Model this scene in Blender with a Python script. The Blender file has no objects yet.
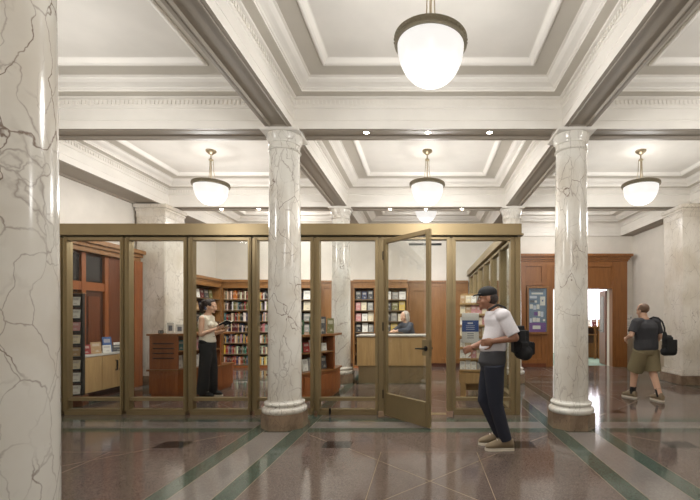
import bpy, bmesh, math, random
from mathutils import Vector, Matrix, Euler
R = random.Random(7)
SC = bpy.context.scene
COL = SC.collection
PI = math.pi
V = Vector

# ------------------------------------------------------------------ materials
def srgb(r, g, b):
    f = lambda c: c / 12.92 if c <= .04045 else ((c + .055) / 1.055) ** 2.4
    return (f(r / 255), f(g / 255), f(b / 255), 1)

def new_mat(name):
    m = bpy.data.materials.new(name); m.use_nodes = True
    nt = m.node_tree
    b = nt.nodes['Principled BSDF']
    return m, nt, b

def nd(nt, kind, **kw):
    n = nt.nodes.new(kind)
    for k, v in kw.items():
        setattr(n, k, v)
    return n

def ramp(nt, fac, stops):
    n = nt.nodes.new('ShaderNodeValToRGB')
    e = n.color_ramp.elements
    while len(e) < len(stops): e.new(.5)
    for q, (p, c) in zip(e, stops):
        q.position = p; q.color = c
    nt.links.new(fac, n.inputs[0])
    return n.outputs[0]

def coords(nt, scale=(1, 1, 1), which='Object', rot=(0, 0, 0)):
    t = nd(nt, 'ShaderNodeTexCoord'); mp = nd(nt, 'ShaderNodeMapping')
    mp.inputs['Scale'].default_value = scale
    mp.inputs['Rotation'].default_value = rot
    nt.links.new(t.outputs[which], mp.inputs[0])
    return mp.outputs[0]

def plain(name, col, rough=.5, metal=0, bump=0, bscale=60, spec=.5):
    m, nt, b = new_mat(name)
    b.inputs['Roughness'].default_value = rough
    b.inputs['Metallic'].default_value = metal
    b.inputs['Specular IOR Level'].default_value = spec
    c = coords(nt)
    n = nd(nt, 'ShaderNodeTexNoise'); n.inputs['Scale'].default_value = bscale; n.inputs['Detail'].default_value = 3
    nt.links.new(c, n.inputs['Vector'])
    d = tuple(x * .93 for x in col[:3]) + (1,)
    nt.links.new(ramp(nt, n.outputs[0], [(.3, d), (.7, col)]), b.inputs['Base Color'])
    if bump:
        bp = nd(nt, 'ShaderNodeBump'); bp.inputs['Strength'].default_value = bump; bp.inputs['Distance'].default_value = .01
        nt.links.new(n.outputs[0], bp.inputs['Height']); nt.links.new(bp.outputs[0], b.inputs['Normal'])
    return m

def wood(name, c1, c2, scale=(9, 9, .8), rough=.35):
    m, nt, b = new_mat(name)
    c = coords(nt, scale)
    n = nd(nt, 'ShaderNodeTexNoise'); n.inputs['Scale'].default_value = 3; n.inputs['Detail'].default_value = 6; n.inputs['Distortion'].default_value = .6
    nt.links.new(c, n.inputs['Vector'])
    nt.links.new(ramp(nt, n.outputs[0], [(.28, c1), (.72, c2)]), b.inputs['Base Color'])
    b.inputs['Roughness'].default_value = rough
    return m

def marble(name, base, warm, vein, rough=.16, scale=1.0, strong=1.0):
    m, nt, b = new_mat(name)
    L = nt.links.new
    c = coords(nt, (scale, scale, scale))
    oi = nd(nt, 'ShaderNodeObjectInfo')
    off = nd(nt, 'ShaderNodeVectorMath', operation='MULTIPLY_ADD')
    cmb = nd(nt, 'ShaderNodeCombineXYZ')
    for k in range(3): L(oi.outputs['Random'], cmb.inputs[k])
    off.inputs[1].default_value = (37, 19, 53)
    L(cmb.outputs[0], off.inputs[0]); L(c, off.inputs[2])
    p = off.outputs[0]
    w = nd(nt, 'ShaderNodeTexNoise'); w.inputs['Scale'].default_value = 3.2; w.inputs['Detail'].default_value = 5
    L(p, w.inputs['Vector'])
    sub = nd(nt, 'ShaderNodeVectorMath', operation='MULTIPLY_ADD')
    sub.inputs[1].default_value = (.22, .22, .22)
    L(w.outputs['Color'], sub.inputs[0]); L(p, sub.inputs[2])
    # squash so that cracks run diagonally
    mp = nd(nt, 'ShaderNodeMapping'); mp.inputs['Rotation'].default_value = (.75, .85, .3); mp.inputs['Scale'].default_value = (1.9, 1.5, .62)
    L(sub.outputs[0], mp.inputs[0])
    vo = nd(nt, 'ShaderNodeTexVoronoi', feature='DISTANCE_TO_EDGE'); vo.inputs['Scale'].default_value = 2.6
    L(mp.outputs[0], vo.inputs['Vector'])
    mask = nd(nt, 'ShaderNodeTexNoise'); mask.inputs['Scale'].default_value = 2.3; mask.inputs['Detail'].default_value = 2
    L(p, mask.inputs['Vector'])
    vm = ramp(nt, mask.outputs[0], [(.36, (0, 0, 0, 1)), (.54, (1, 1, 1, 1))])
    vl = ramp(nt, vo.outputs['Distance'], [(.002, (1, 1, 1, 1)), (.011, (0, 0, 0, 1))])
    mul = nd(nt, 'ShaderNodeMath', operation='MULTIPLY'); L(vm, mul.inputs[0]); L(vl, mul.inputs[1])
    # thin wandering veins in two diagonal sets
    def vein_set(rot, sc, width, lo, hi, amt, seed):
        mq = nd(nt, 'ShaderNodeMapping'); mq.inputs['Rotation'].default_value = rot; mq.inputs['Scale'].default_value = sc; mq.inputs['Location'].default_value = (seed, seed * 1.7, seed * .6)
        L(sub.outputs[0], mq.inputs[0])
        n1 = nd(nt, 'ShaderNodeTexNoise'); n1.inputs['Scale'].default_value = 1; n1.inputs['Detail'].default_value = 3; n1.inputs['Roughness'].default_value = .45
        L(mq.outputs[0], n1.inputs['Vector'])
        d = nd(nt, 'ShaderNodeMath', operation='SUBTRACT'); d.inputs[1].default_value = .5; L(n1.outputs[0], d.inputs[0])
        ab = nd(nt, 'ShaderNodeMath', operation='ABSOLUTE'); L(d.outputs[0], ab.inputs[0])
        ln = ramp(nt, ab.outputs[0], [(0, (amt, amt, amt, 1)), (width, (0, 0, 0, 1))])
        k1 = nd(nt, 'ShaderNodeTexNoise'); k1.inputs['Scale'].default_value = 2.6; k1.inputs['Detail'].default_value = 3
        of = nd(nt, 'ShaderNodeVectorMath', operation='ADD'); of.inputs[1].default_value = (seed * 3, seed, -seed * 2); L(p, of.inputs[0]); L(of.outputs[0], k1.inputs['Vector'])
        mk = ramp(nt, k1.outputs[0], [(lo, (0, 0, 0, 1)), (hi, (1, 1, 1, 1))])
        o = nd(nt, 'ShaderNodeMath', operation='MULTIPLY'); L(ln, o.inputs[0]); L(mk, o.inputs[1]); return o.outputs[0]
    va = vein_set((0, .75, .35), (4.2, 2.3, 1.1), .0055, .42, .58, .6, 2.1)
    vb = vein_set((.2, -.8, -.3), (3.8, 2.1, 1.1), .006, .45, .62, .6, 7.3)
    vc = vein_set((.1, .5, .9), (8, 4, 2.5), .02, .46, .64, .3, 4.4)
    mr = nd(nt, 'ShaderNodeMapping'); mr.inputs['Rotation'].default_value = (-.7, .8, .6); mr.inputs['Scale'].default_value = (1.7, 1.5, .6)
    L(sub.outputs[0], mr.inputs[0])
    vo2 = nd(nt, 'ShaderNodeTexVoronoi', feature='DISTANCE_TO_EDGE'); vo2.inputs['Scale'].default_value = 4.6
    L(mr.outputs[0], vo2.inputs['Vector'])
    vl2 = ramp(nt, vo2.outputs['Distance'], [(.002, (.62, .62, .62, 1)), (.02, (0, 0, 0, 1))])
    mask2 = nd(nt, 'ShaderNodeTexNoise'); mask2.inputs['Scale'].default_value = 3.4; mask2.inputs['Detail'].default_value = 4
    L(mr.outputs[0], mask2.inputs['Vector'])
    vm2 = ramp(nt, mask2.outputs[0], [(.40, (0, 0, 0, 1)), (.62, (1, 1, 1, 1))])
    m2 = nd(nt, 'ShaderNodeMath', operation='MULTIPLY'); L(vm2, m2.inputs[0]); L(vl2, m2.inputs[1])
    m3 = nd(nt, 'ShaderNodeMath', operation='MAXIMUM'); L(m2.outputs[0], m3.inputs[0]); L(vc, m3.inputs[1]); vc = m3.outputs[0]
    mx1 = nd(nt, 'ShaderNodeMath', operation='MAXIMUM'); L(va, mx1.inputs[0]); L(vb, mx1.inputs[1])
    mul2 = nd(nt, 'ShaderNodeMath', operation='MAXIMUM'); L(mx1.outputs[0], mul2.inputs[0]); L(vc, mul2.inputs[1])
    cloud = nd(nt, 'ShaderNodeTexNoise'); cloud.inputs['Scale'].default_value = 1.7; cloud.inputs['Detail'].default_value = 7
    L(sub.outputs[0], cloud.inputs['Vector'])
    base_c = ramp(nt, cloud.outputs[0], [(.36, warm), (.58, base)])
    add = nd(nt, 'ShaderNodeMath', operation='MAXIMUM'); L(mul.outputs[0], add.inputs[0]); L(mul2.outputs[0], add.inputs[1])
    k = nd(nt, 'ShaderNodeMath', operation='MULTIPLY'); k.inputs[1].default_value = .85 * strong; L(add.outputs[0], k.inputs[0])
    mix = nd(nt, 'ShaderNodeMix', data_type='RGBA')
    L(k.outputs[0], mix.inputs[0]); L(base_c, mix.inputs[6]); mix.inputs[7].default_value = vein
    L(mix.outputs[2], b.inputs['Base Color'])
    b.inputs['Roughness'].default_value = rough
    return m

def terrazzo(name, c1, c2, c3, rough=.16):
    m, nt, b = new_mat(name)
    L = nt.links.new
    c = coords(nt)
    v = nd(nt, 'ShaderNodeTexVoronoi'); v.inputs['Scale'].default_value = 170
    L(c, v.inputs['Vector'])
    sp = nd(nt, 'ShaderNodeSeparateColor'); L(v.outputs['Color'], sp.inputs[0])
    col = ramp(nt, sp.outputs[0], [(.05, c1), (.55, c2), (.95, c3)])
    n = nd(nt, 'ShaderNodeTexNoise'); n.inputs['Scale'].default_value = .8; n.inputs['Detail'].default_value = 4
    L(c, n.inputs['Vector'])
    t = ramp(nt, n.outputs[0], [(.3, (.86, .86, .86, 1)), (.7, (1.05, 1.05, 1.05, 1))])
    mix = nd(nt, 'ShaderNodeMix', data_type='RGBA', blend_type='MULTIPLY'); mix.inputs[0].default_value = 1
    L(col, mix.inputs[6]); L(t, mix.inputs[7])
    L(mix.outputs[2], b.inputs['Base Color'])
    rr = nd(nt, 'ShaderNodeMapRange'); rr.inputs[3].default_value = rough * .8; rr.inputs[4].default_value = rough * 1.3
    L(n.outputs[0], rr.inputs[0]); L(rr.outputs[0], b.inputs['Roughness'])
    b.inputs['Specular IOR Level'].default_value = .6
    return m

def glass_mat(name, tint=(.97, .98, .97, 1), k=.28):
    m = bpy.data.materials.new(name); m.use_nodes = True
    nt = m.node_tree; nt.nodes.clear(); L = nt.links.new
    o = nd(nt, 'ShaderNodeOutputMaterial'); t = nd(nt, 'ShaderNodeBsdfTransparent'); g = nd(nt, 'ShaderNodeBsdfGlossy')
    t.inputs[0].default_value = tint; g.inputs['Roughness'].default_value = .02
    f = nd(nt, 'ShaderNodeFresnel'); f.inputs[0].default_value = 1.45
    mu = nd(nt, 'ShaderNodeMath', operation='MULTIPLY'); mu.inputs[1].default_value = k
    L(f.outputs[0], mu.inputs[0])
    mx = nd(nt, 'ShaderNodeMixShader'); L(mu.outputs[0], mx.inputs[0]); L(t.outputs[0], mx.inputs[1]); L(g.outputs[0], mx.inputs[2])
    L(mx.outputs[0], o.inputs[0])
    return m

def emit(name, col, strength, rough=.3, base=1.0):
    m, nt, b = new_mat(name)
    b.inputs['Base Color'].default_value = tuple(c * base for c in col[:3]) + (1,)
    b.inputs['Emission Color'].default_value = col
    b.inputs['Emission Strength'].default_value = strength
    b.inputs['Roughness'].default_value = rough
    return m

def per_object(name, kind):
    """cover colour comes from each object's own colour; a title block of a paler tone"""
    m, nt, b = new_mat(name); L = nt.links.new
    oi = nd(nt, 'ShaderNodeObjectInfo')
    t = nd(nt, 'ShaderNodeTexCoord'); s = nd(nt, 'ShaderNodeSeparateXYZ'); L(t.outputs['Generated'], s.inputs[0])
    def band(src, lo, hi):
        a = nd(nt, 'ShaderNodeMath', operation='GREATER_THAN'); a.inputs[1].default_value = lo; L(src, a.inputs[0])
        c = nd(nt, 'ShaderNodeMath', operation='LESS_THAN'); c.inputs[1].default_value = hi; L(src, c.inputs[0])
        d = nd(nt, 'ShaderNodeMath', operation='MULTIPLY'); L(a.outputs[0], d.inputs[0]); L(c.outputs[0], d.inputs[1]); return d.outputs[0]
    def mult(x, y):
        d = nd(nt, 'ShaderNodeMath', operation='MULTIPLY'); L(x, d.inputs[0])
        if isinstance(y, float): d.inputs[1].default_value = y
        else: L(y, d.inputs[1])
        return d.outputs[0]
    if kind == 'spine':
        f = mult(band(s.outputs[2], .58, .84), band(s.outputs[0], .25, .75))
        f2 = band(s.outputs[2], .08, .14)
        ad = nd(nt, 'ShaderNodeMath', operation='MAXIMUM'); L(f, ad.inputs[0]); L(f2, ad.inputs[1]); f = mult(ad.outputs[0], .55)
    else:
        f = mult(band(s.outputs[2], .62, .86), band(s.outputs[0], .15, .85))
        n = nd(nt, 'ShaderNodeTexNoise'); n.inputs['Scale'].default_value = 3.5; L(t.outputs['Generated'], n.inputs['Vector'])
        cut = nd(nt, 'ShaderNodeMath', operation='GREATER_THAN'); cut.inputs[1].default_value = .52; L(n.outputs[0], cut.inputs[0])
        g = mult(mult(band(s.outputs[2], .14, .56), band(s.outputs[0], .2, .8)), cut.outputs[0])
        ad = nd(nt, 'ShaderNodeMath', operation='MAXIMUM'); L(f, ad.inputs[0]); L(g, ad.inputs[1]); f = mult(ad.outputs[0], .5)
    # paler on dark covers, darker on pale covers
    bw = nd(nt, 'ShaderNodeRGBToBW'); L(oi.outputs['Color'], bw.inputs[0])
    gt = nd(nt, 'ShaderNodeMath', operation='GREATER_THAN'); gt.inputs[1].default_value = .3; L(bw.outputs[0], gt.inputs[0])
    inv = nd(nt, 'ShaderNodeMix', data_type='RGBA'); L(gt.outputs[0], inv.inputs[0])
    inv.inputs[6].default_value = (.62, .57, .48, 1); inv.inputs[7].default_value = (.36, .32, .31, 1)
    mx = nd(nt, 'ShaderNodeMix', data_type='RGBA'); L(f, mx.inputs[0]); L(oi.outputs['Color'], mx.inputs[6]); L(inv.outputs[2], mx.inputs[7])
    L(mx.outputs[2], b.inputs['Base Color']); b.inputs['Roughness'].default_value = .45
    return m

M = dict(
    paint=plain('ceiling_paint', srgb(228, 224, 217), .55, bscale=3), band=plain('shade_toned_band', srgb(196, 190, 179), .5, bscale=3),  # coffer band toned down: shade of its downward face is in the colour
    soffit=plain('shade_toned_soffit', srgb(158, 149, 136), .5, bscale=3),  # beam undersides coloured darker to stand in for their shade
    plaster=plain('wall_plaster', srgb(226, 221, 212), .7, bscale=4),
    marble=marble('column_marble', srgb(222, 219, 211), srgb(208, 201, 189), srgb(98, 70, 52)),
    pier=marble('pier_marble', srgb(222, 216, 206), srgb(204, 195, 180), srgb(112, 95, 80), strong=.8),
    plinth=marble('plinth_marble', srgb(150, 128, 106), srgb(118, 98, 80), srgb(84, 68, 56), rough=.25, scale=2),
    wains=marble('wainscot_marble', srgb(176, 160, 138), srgb(158, 142, 120), srgb(120, 104, 86), rough=.3),
    pink=terrazzo('pink_terrazzo', srgb(86, 73, 67), srgb(102, 89, 82), srgb(118, 106, 99), .09),
    green=terrazzo('green_terrazzo', srgb(60, 71, 63), srgb(72, 85, 75), srgb(84, 97, 87), .09),
    grey=terrazzo('grey_terrazzo', srgb(110, 104, 99), srgb(123, 117, 112), srgb(136, 130, 125), .09),
    dark=terrazzo('dark_terrazzo', srgb(34, 31, 30), srgb(46, 42, 40), srgb(60, 55, 52), .09),
    strip=plain('brass_strip', srgb(160, 140, 112), .4, .6),
    bronze=plain('bronze_metal', srgb(150, 132, 98), .36, .5, bscale=8),
    bronze_dark=plain('dark_bronze', srgb(70, 60, 42), .45, .4),
    lampmetal=plain('lamp_metal', srgb(128, 119, 98), .45, .3, bump=.6, bscale=90),
    nickel=plain('warm_nickel', srgb(170, 155, 128), .35, .7),
    glass=glass_mat('clear_glass'),
    black=plain('black_metal', srgb(24, 23, 23), .4, .3),
    oak=wood('honey_oak', srgb(128, 88, 48), srgb(150, 106, 62)),
    cherry=wood('cherry_wood', srgb(132, 74, 37), srgb(158, 94, 50)),
    redwood=wood('reddish_brown_wood', srgb(96, 52, 30), srgb(118, 66, 39)),
    darkwood=wood('dark_brown_wood', srgb(62, 34, 24), srgb(84, 48, 34)),
    surround=wood('amber_wood', srgb(124, 78, 37), srgb(146, 95, 50)),
    pale=wood('pale_maple', srgb(176, 142, 94), srgb(198, 164, 114), rough=.4),
    stone=plain('grey_worktop', srgb(206, 202, 194), .35),
    kick=plain('brushed_kick', srgb(150, 130, 98), .4, .4),
    shelfedge=plain('shelf_board', srgb(120, 96, 68), .4),
    shelfback=plain('shelf_back', srgb(92, 66, 46), .6),
    darkglass=plain('dark_glazing', srgb(38, 34, 34), .08),
    pages=plain('book_pages', srgb(222, 214, 196), .8),
    spine=per_object('book_cover', 'spine'), cover=per_object('display_cover', 'face'),
    white=plain('white_card', srgb(232, 230, 226), .5),
    blue=plain('blue_card', srgb(62, 88, 152), .5),
    greyprint=plain('grey_print', srgb(120, 122, 130), .6),
    paleprint=plain('pale_print', srgb(214, 220, 234), .6),
    purple=plain('violet_print', srgb(128, 92, 158), .5), teal=plain('slate_blue_print', srgb(130, 148, 170), .5),
    skin=plain('skin', srgb(214, 172, 146), .5, bscale=20), skin2=plain('tanned_skin', srgb(152, 108, 84), .5, bscale=20),
    eye=plain('eye_white', srgb(226, 222, 216), .2), iris=plain('eye_iris', srgb(44, 30, 22), .2), lip=plain('lips', srgb(168, 100, 88), .5),
    brownhair=plain('dark_brown_hair', srgb(46, 32, 26), .5, bump=.7, bscale=120), greyhair=plain('grey_hair', srgb(176, 168, 158), .6, bump=.7, bscale=120),
    sandhair=plain('sandy_hair', srgb(112, 86, 68), .6, bump=.7, bscale=120),
    cream=plain('cream_knit', srgb(230, 222, 206), .85, bump=.3, bscale=200), blacktex=plain('black_cloth', srgb(26, 26, 28), .8, bump=.2, bscale=150),
    navy=plain('navy_denim', srgb(30, 34, 48), .8, bump=.3, bscale=250), whitetex=plain('white_cotton', srgb(220, 216, 220), .85, bump=.2, bscale=60),
    charcoal=plain('charcoal_cotton', srgb(62, 62, 66), .85, bump=.2, bscale=60), khaki=plain('khaki_cotton', srgb(132, 120, 90), .85, bump=.3, bscale=60),
    tan=plain('tan_suede', srgb(136, 120, 96), .8), sole=plain('off_white_rubber', srgb(214, 206, 190), .6), bluegrey=plain('blue_grey_wool', srgb(66, 72, 84), .9, bump=.3, bscale=90),
    carpet=plain('green_carpet', srgb(112, 128, 112), .95, bump=.4, bscale=200),
)
M['bowl'] = emit('lit_bowl_glass', (1, .98, .95, 1), .56, base=.4)
M['spotlens'] = emit('spot_lens', (1, .95, .86, 1), 30)
M['daylight'] = emit('curtained_daylight', (.92, .90, 1, 1), 3.2)
M['tex'] = M['paint']

# ------------------------------------------------------------------ mesh builder
class MB:
    def __init__(s): s.v, s.f, s.m, s.mats = [], [], [], []
    def mi(s, mat):
        if mat not in s.mats: s.mats.append(mat)
        return s.mats.index(mat)
    def face(s, pts, mat):
        b = len(s.v); s.v += [tuple(p) for p in pts]; s.f.append(tuple(range(b, b + len(pts)))); s.m.append(s.mi(mat))
    def raw(s, vs, fs, mat):
        b = len(s.v); k = s.mi(mat); s.v += [tuple(p) for p in vs]
        for f in fs: s.f.append(tuple(i + b for i in f)); s.m.append(k)
    def box(s, x0, x1, y0, y1, z0, z1, mat):
        s.raw([(x0, y0, z0), (x1, y0, z0), (x1, y1, z0), (x0, y1, z0), (x0, y0, z1), (x1, y0, z1), (x1, y1, z1), (x0, y1, z1)],
              [(3, 2, 1, 0), (4, 5, 6, 7), (0, 1, 5, 4), (1, 2, 6, 5), (2, 3, 7, 6), (3, 0, 4, 7)], mat)
    def bbox(s, x0, x1, y0, y1, z0, z1, mat, b=.004):
        """box with chamfered edges"""
        bm = bmesh.new(); bmesh.ops.create_cube(bm, size=1)
        for v in bm.verts: v.co = V(((x0 + x1) / 2 + v.co.x * (x1 - x0), (y0 + y1) / 2 + v.co.y * (y1 - y0), (z0 + z1) / 2 + v.co.z * (z1 - z0)))
        bmesh.ops.bevel(bm, geom=bm.edges[:], offset=min(b, .3 * min(x1 - x0, y1 - y0, z1 - z0)), segments=2, affect='EDGES')
        s.add_bm(bm, mat)
    def add_bm(s, bm, mat, mx=None):
        bm.verts.index_update()
        s.raw([(mx @ v.co if mx else v.co) for v in bm.verts], [[v.index for v in f.verts] for f in bm.faces], mat); bm.free()
    def prism(s, poly, z0, z1, mat):
        n = len(poly)
        a = sum(poly[i][0] * poly[(i + 1) % n][1] - poly[(i + 1) % n][0] * poly[i][1] for i in range(n))
        if a < 0: poly = poly[::-1]
        vs = [(x, y, z0) for x, y in poly] + [(x, y, z1) for x, y in poly]
        s.raw(vs, [tuple(range(n))[::-1], tuple(range(n, 2 * n))] + [(i, (i + 1) % n, n + (i + 1) % n, n + i) for i in range(n)], mat)
    def lathe(s, prof, mat, seg=48, c=(0, 0, 0), caps=True):
        n = len(prof); vs = []
        for r, z in prof:
            for k in range(seg):
                a = 2 * PI * k / seg; vs.append((c[0] + r * math.cos(a), c[1] + r * math.sin(a), c[2] + z))
        fs = []
        for i in range(n - 1):
            for k in range(seg):
                k2 = (k + 1) % seg; fs.append((i * seg + k, i * seg + k2, (i + 1) * seg + k2, (i + 1) * seg + k))
        if caps: fs += [tuple(range(seg))[::-1], tuple(range((n - 1) * seg, n * seg))]
        s.raw(vs, fs, mat)
    def tube(s, pts, r, mat, seg=10):
        pts = [V(p) for p in pts]; rs = r if isinstance(r, (list, tuple)) else [r] * len(pts)
        vs, fs = [], []; up = None
        for i, p in enumerate(pts):
            d = (pts[min(i + 1, len(pts) - 1)] - pts[max(i - 1, 0)]).normalized()
            if up is None: up = d.orthogonal().normalized()
            up = (up - d * up.dot(d)).normalized(); q = d.cross(up)
            for k in range(seg):
                a = 2 * PI * k / seg; vs.append(p + (up * math.cos(a) + q * math.sin(a)) * rs[i])
        for i in range(len(pts) - 1):
            for k in range(seg):
                k2 = (k + 1) % seg; fs.append((i * seg + k, i * seg + k2, (i + 1) * seg + k2, (i + 1) * seg + k))
        fs += [tuple(range(seg))[::-1], tuple(range((len(pts) - 1) * seg, len(pts) * seg))]
        s.raw(vs, fs, mat)
    def loft(s, rings, mat, seg=24, cap=True):
        """rings: (centre, half-axis a, half-axis b)"""
        vs, fs = [], []
        for c, a, b in rings:
            c, a, b = V(c), V(a), V(b)
            for k in range(seg):
                t = 2 * PI * k / seg; vs.append(c + a * math.cos(t) + b * math.sin(t))
        n = len(rings)
        for i in range(n - 1):
            for k in range(seg):
                k2 = (k + 1) % seg; fs.append((i * seg + k, i * seg + k2, (i + 1) * seg + k2, (i + 1) * seg + k))
        if cap: fs += [tuple(range(seg))[::-1], tuple(range((n - 1) * seg, n * seg))]
        s.raw(vs, fs, mat)
    def ball(s, c, r, mat, mx=None, seg=20):
        r = r if isinstance(r, (tuple, list)) else (r, r, r)
        bm = bmesh.new(); bmesh.ops.create_uvsphere(bm, u_segments=seg, v_segments=seg // 2 + 2, radius=1)
        T = Matrix.Translation(V(c)) @ (mx if mx else Matrix()) @ Matrix.Diagonal((*r, 1))
        s.add_bm(bm, mat, T)
    def cap(s, p0, p1, r0, r1, mat, seg=14):
        p0, p1 = V(p0), V(p1); d = (p1 - p0).normalized(); pts, rs = [], []
        for k in range(5):
            a = PI / 2 * (1 - k / 4) ; pts.append(p0 - d * r0 * math.sin(a)); rs.append(max(1e-4, r0 * math.cos(a)))
        for k in range(5):
            a = PI / 2 * k / 4; pts.append(p1 + d * r1 * math.sin(a)); rs.append(max(1e-4, r1 * math.cos(a)))
        s.tube(pts, rs, mat, seg)
    def mesh(s, name, smooth=35):
        me = bpy.data.meshes.new(name); me.from_pydata(s.v, [], s.f)
        for m in s.mats: me.materials.append(m)
        me.polygons.foreach_set('material_index', s.m)
        bm = bmesh.new(); bm.from_mesh(me); bmesh.ops.recalc_face_normals(bm, faces=bm.faces[:]) if smooth else None; bm.to_mesh(me); bm.free()
        if smooth:
            me.shade_smooth(); me.set_sharp_from_angle(angle=math.radians(smooth))
        me.update(); return me
    def build(s, name, parent=None, loc=None, rotz=None, smooth=35):
        o = bpy.data.objects.new(name, s.mesh(name, smooth)); COL.objects.link(o)
        if parent: o.parent = parent
        if loc: o.location = loc
        if rotz is not None: o.rotation_euler = (0, 0, rotz)
        return o

def B(*boxes, mat, bev=0):
    m = MB()
    for b in boxes: (m.bbox(*b, mat, bev) if bev else m.box(*b, mat))
    return m

def tag(o, label, cat, group=None, kind=None):
    o['label'] = label; o['category'] = cat
    if group: o['group'] = group
    if kind: o['kind'] = kind
    return o

def thing(name, label, cat, loc=(0, 0, 0), rotz=0, group=None):
    o = bpy.data.objects.new(name, None); COL.objects.link(o); o.empty_display_size = .1
    o.location = loc; o.rotation_euler = (0, 0, rotz)
    return tag(o, label, cat, group)

def struct(o, label=None, cat=None):
    o['kind'] = 'structure'
    if label: o['label'] = label
    if cat: o['category'] = cat
    return o

def copy_tree(o, loc, label, rotz=None):
    r = o.copy(); COL.objects.link(r); r.location = loc; r['label'] = label
    if rotz is not None: r.rotation_euler = (0, 0, rotz)
    for ch in list(o.children):
        c = ch.copy(); COL.objects.link(c); c.parent = r
        for g in list(ch.children):
            d = g.copy(); COL.objects.link(d); d.parent = c
    return r

# ------------------------------------------------------------------ camera
F = 412.0; CX, CY = 424.0, 318.0; HC = 1.37
cam = bpy.data.cameras.new('camera'); co = bpy.data.objects.new('camera', cam); COL.objects.link(co)
co.location = (0, 0, HC); co.rotation_euler = (PI / 2, 0, 0)
cam.sensor_width = 36; cam.lens = 36 * F / 700
cam.shift_x = -(CX - 350) / 700; cam.shift_y = (CY - 250) / 700
cam.clip_start = .05
SC.camera = co

# ------------------------------------------------------------------ the hall
LANES = [-1.77, 1.87]; ROWS = [1.68, 5.24, 8.8]
XL, XR, YF, YB = -5.95, 5.95, -2.0, 11.75
HB = .165; ZS = 3.70
BX = [(-5.36, LANES[0] - HB), (LANES[0] + HB, LANES[1] - HB), (LANES[1] + HB, 5.58)]
BY = [(-1.9, ROWS[0] - HB), (ROWS[0] + HB, ROWS[1] - HB), (ROWS[1] + HB, ROWS[2] - HB), (ROWS[2] + HB, 11.70)]

def ring_profile(mb, x0, x1, y0, y1, prof, mat, cap_mat):
    for (d0, z0), (d1, z1) in zip(prof, prof[1:]):
        a = [(x0 + d0, y0 + d0, z0), (x1 - d0, y0 + d0, z0), (x1 - d0, y1 - d0, z0), (x0 + d0, y1 - d0, z0)]
        b = [(x0 + d1, y0 + d1, z1), (x1 - d1, y0 + d1, z1), (x1 - d1, y1 - d1, z1), (x0 + d1, y1 - d1, z1)]
        for k in range(4):
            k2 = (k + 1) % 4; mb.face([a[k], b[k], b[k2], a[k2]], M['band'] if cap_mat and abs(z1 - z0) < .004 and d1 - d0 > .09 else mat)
    d, z = prof[-1]
    return (x0 + d, x1 - d, y0 + d, y1 - d, z)

COFFER = [(0, ZS), (0, 3.80), (.006, 3.805), (.006, 3.815), (0, 3.82), (0, 3.945), (.014, 3.955), (.014, 3.985), (.003, 3.99), (.003, 4.06), (.035, 4.068), (.045, 4.078), (.146, 4.08),
          (.146, 4.103), (.158, 4.108), (.166, 4.122), (.190, 4.135), (.225, 4.150), (.250, 4.172), (.258, 4.19), (.283, 4.195), (.283, 4.20), (.470, 4.20),
          (.470, 4.188), (.482, 4.178), (.500, 4.178), (.520, 4.19), (.535, 4.212), (.548, 4.23), (.56, 4.235)]
mold = MB(); ceil = MB(); sof = MB()
for ix, (x0, x1) in enumerate(BX):
    for iy, (y0, y1) in enumerate(BY):
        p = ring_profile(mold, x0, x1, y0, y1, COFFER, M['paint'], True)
        ceil.face([(p[0], p[2], p[4]), (p[0], p[3], p[4]), (p[1], p[3], p[4]), (p[1], p[2], p[4])], M['paint'])
        if iy >= 1:                                    # dentils under the cornice
            n = int((x1 - x0) / .052)
            for k in range(n):
                x = x0 + (k + .25) * (x1 - x0) / n
                for yy in ((y0, y0 + .014), (y1 - .014, y1)): mold.box(x, x + .028, yy[0], yy[1], 4.0, 4.052, M['paint'])
            n = int((y1 - y0) / .052)
            for k in range(n):
                y = y0 + (k + .25) * (y1 - y0) / n
                for xx in ((x0, x0 + .014), (x1 - .014, x1)): mold.box(xx[0], xx[1], y, y + .028, 4.0, 4.052, M['paint'])
# a slab above, so that no light leaks
slab = MB(); slab.box(XL - .2, XR + .2, YF - .2, YB + .2, 4.30, 4.4, M['paint'])
for f_, v_ in (): pass
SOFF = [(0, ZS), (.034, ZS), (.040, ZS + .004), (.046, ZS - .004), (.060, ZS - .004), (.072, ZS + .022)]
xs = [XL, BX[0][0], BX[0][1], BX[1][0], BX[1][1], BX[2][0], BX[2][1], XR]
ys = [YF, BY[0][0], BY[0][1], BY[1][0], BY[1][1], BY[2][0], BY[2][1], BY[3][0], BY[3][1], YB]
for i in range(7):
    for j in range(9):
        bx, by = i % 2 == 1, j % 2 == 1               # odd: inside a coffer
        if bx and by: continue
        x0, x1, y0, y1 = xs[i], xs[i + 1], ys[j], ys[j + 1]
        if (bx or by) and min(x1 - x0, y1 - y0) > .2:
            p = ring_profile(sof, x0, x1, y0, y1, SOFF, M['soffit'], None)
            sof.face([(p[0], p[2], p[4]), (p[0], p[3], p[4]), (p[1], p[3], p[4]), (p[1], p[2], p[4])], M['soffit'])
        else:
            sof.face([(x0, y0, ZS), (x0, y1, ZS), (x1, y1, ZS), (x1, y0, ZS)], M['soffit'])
for k, v in enumerate(slab.f): ceil.f.append(tuple(i + len(ceil.v) for i in v)); ceil.m.append(0)
ceil.v += slab.v
struct(ceil.build('ceiling', smooth=0)); struct(mold.build('trim_1', smooth=0)); struct(sof.build('trim_2', smooth=0))

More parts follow.
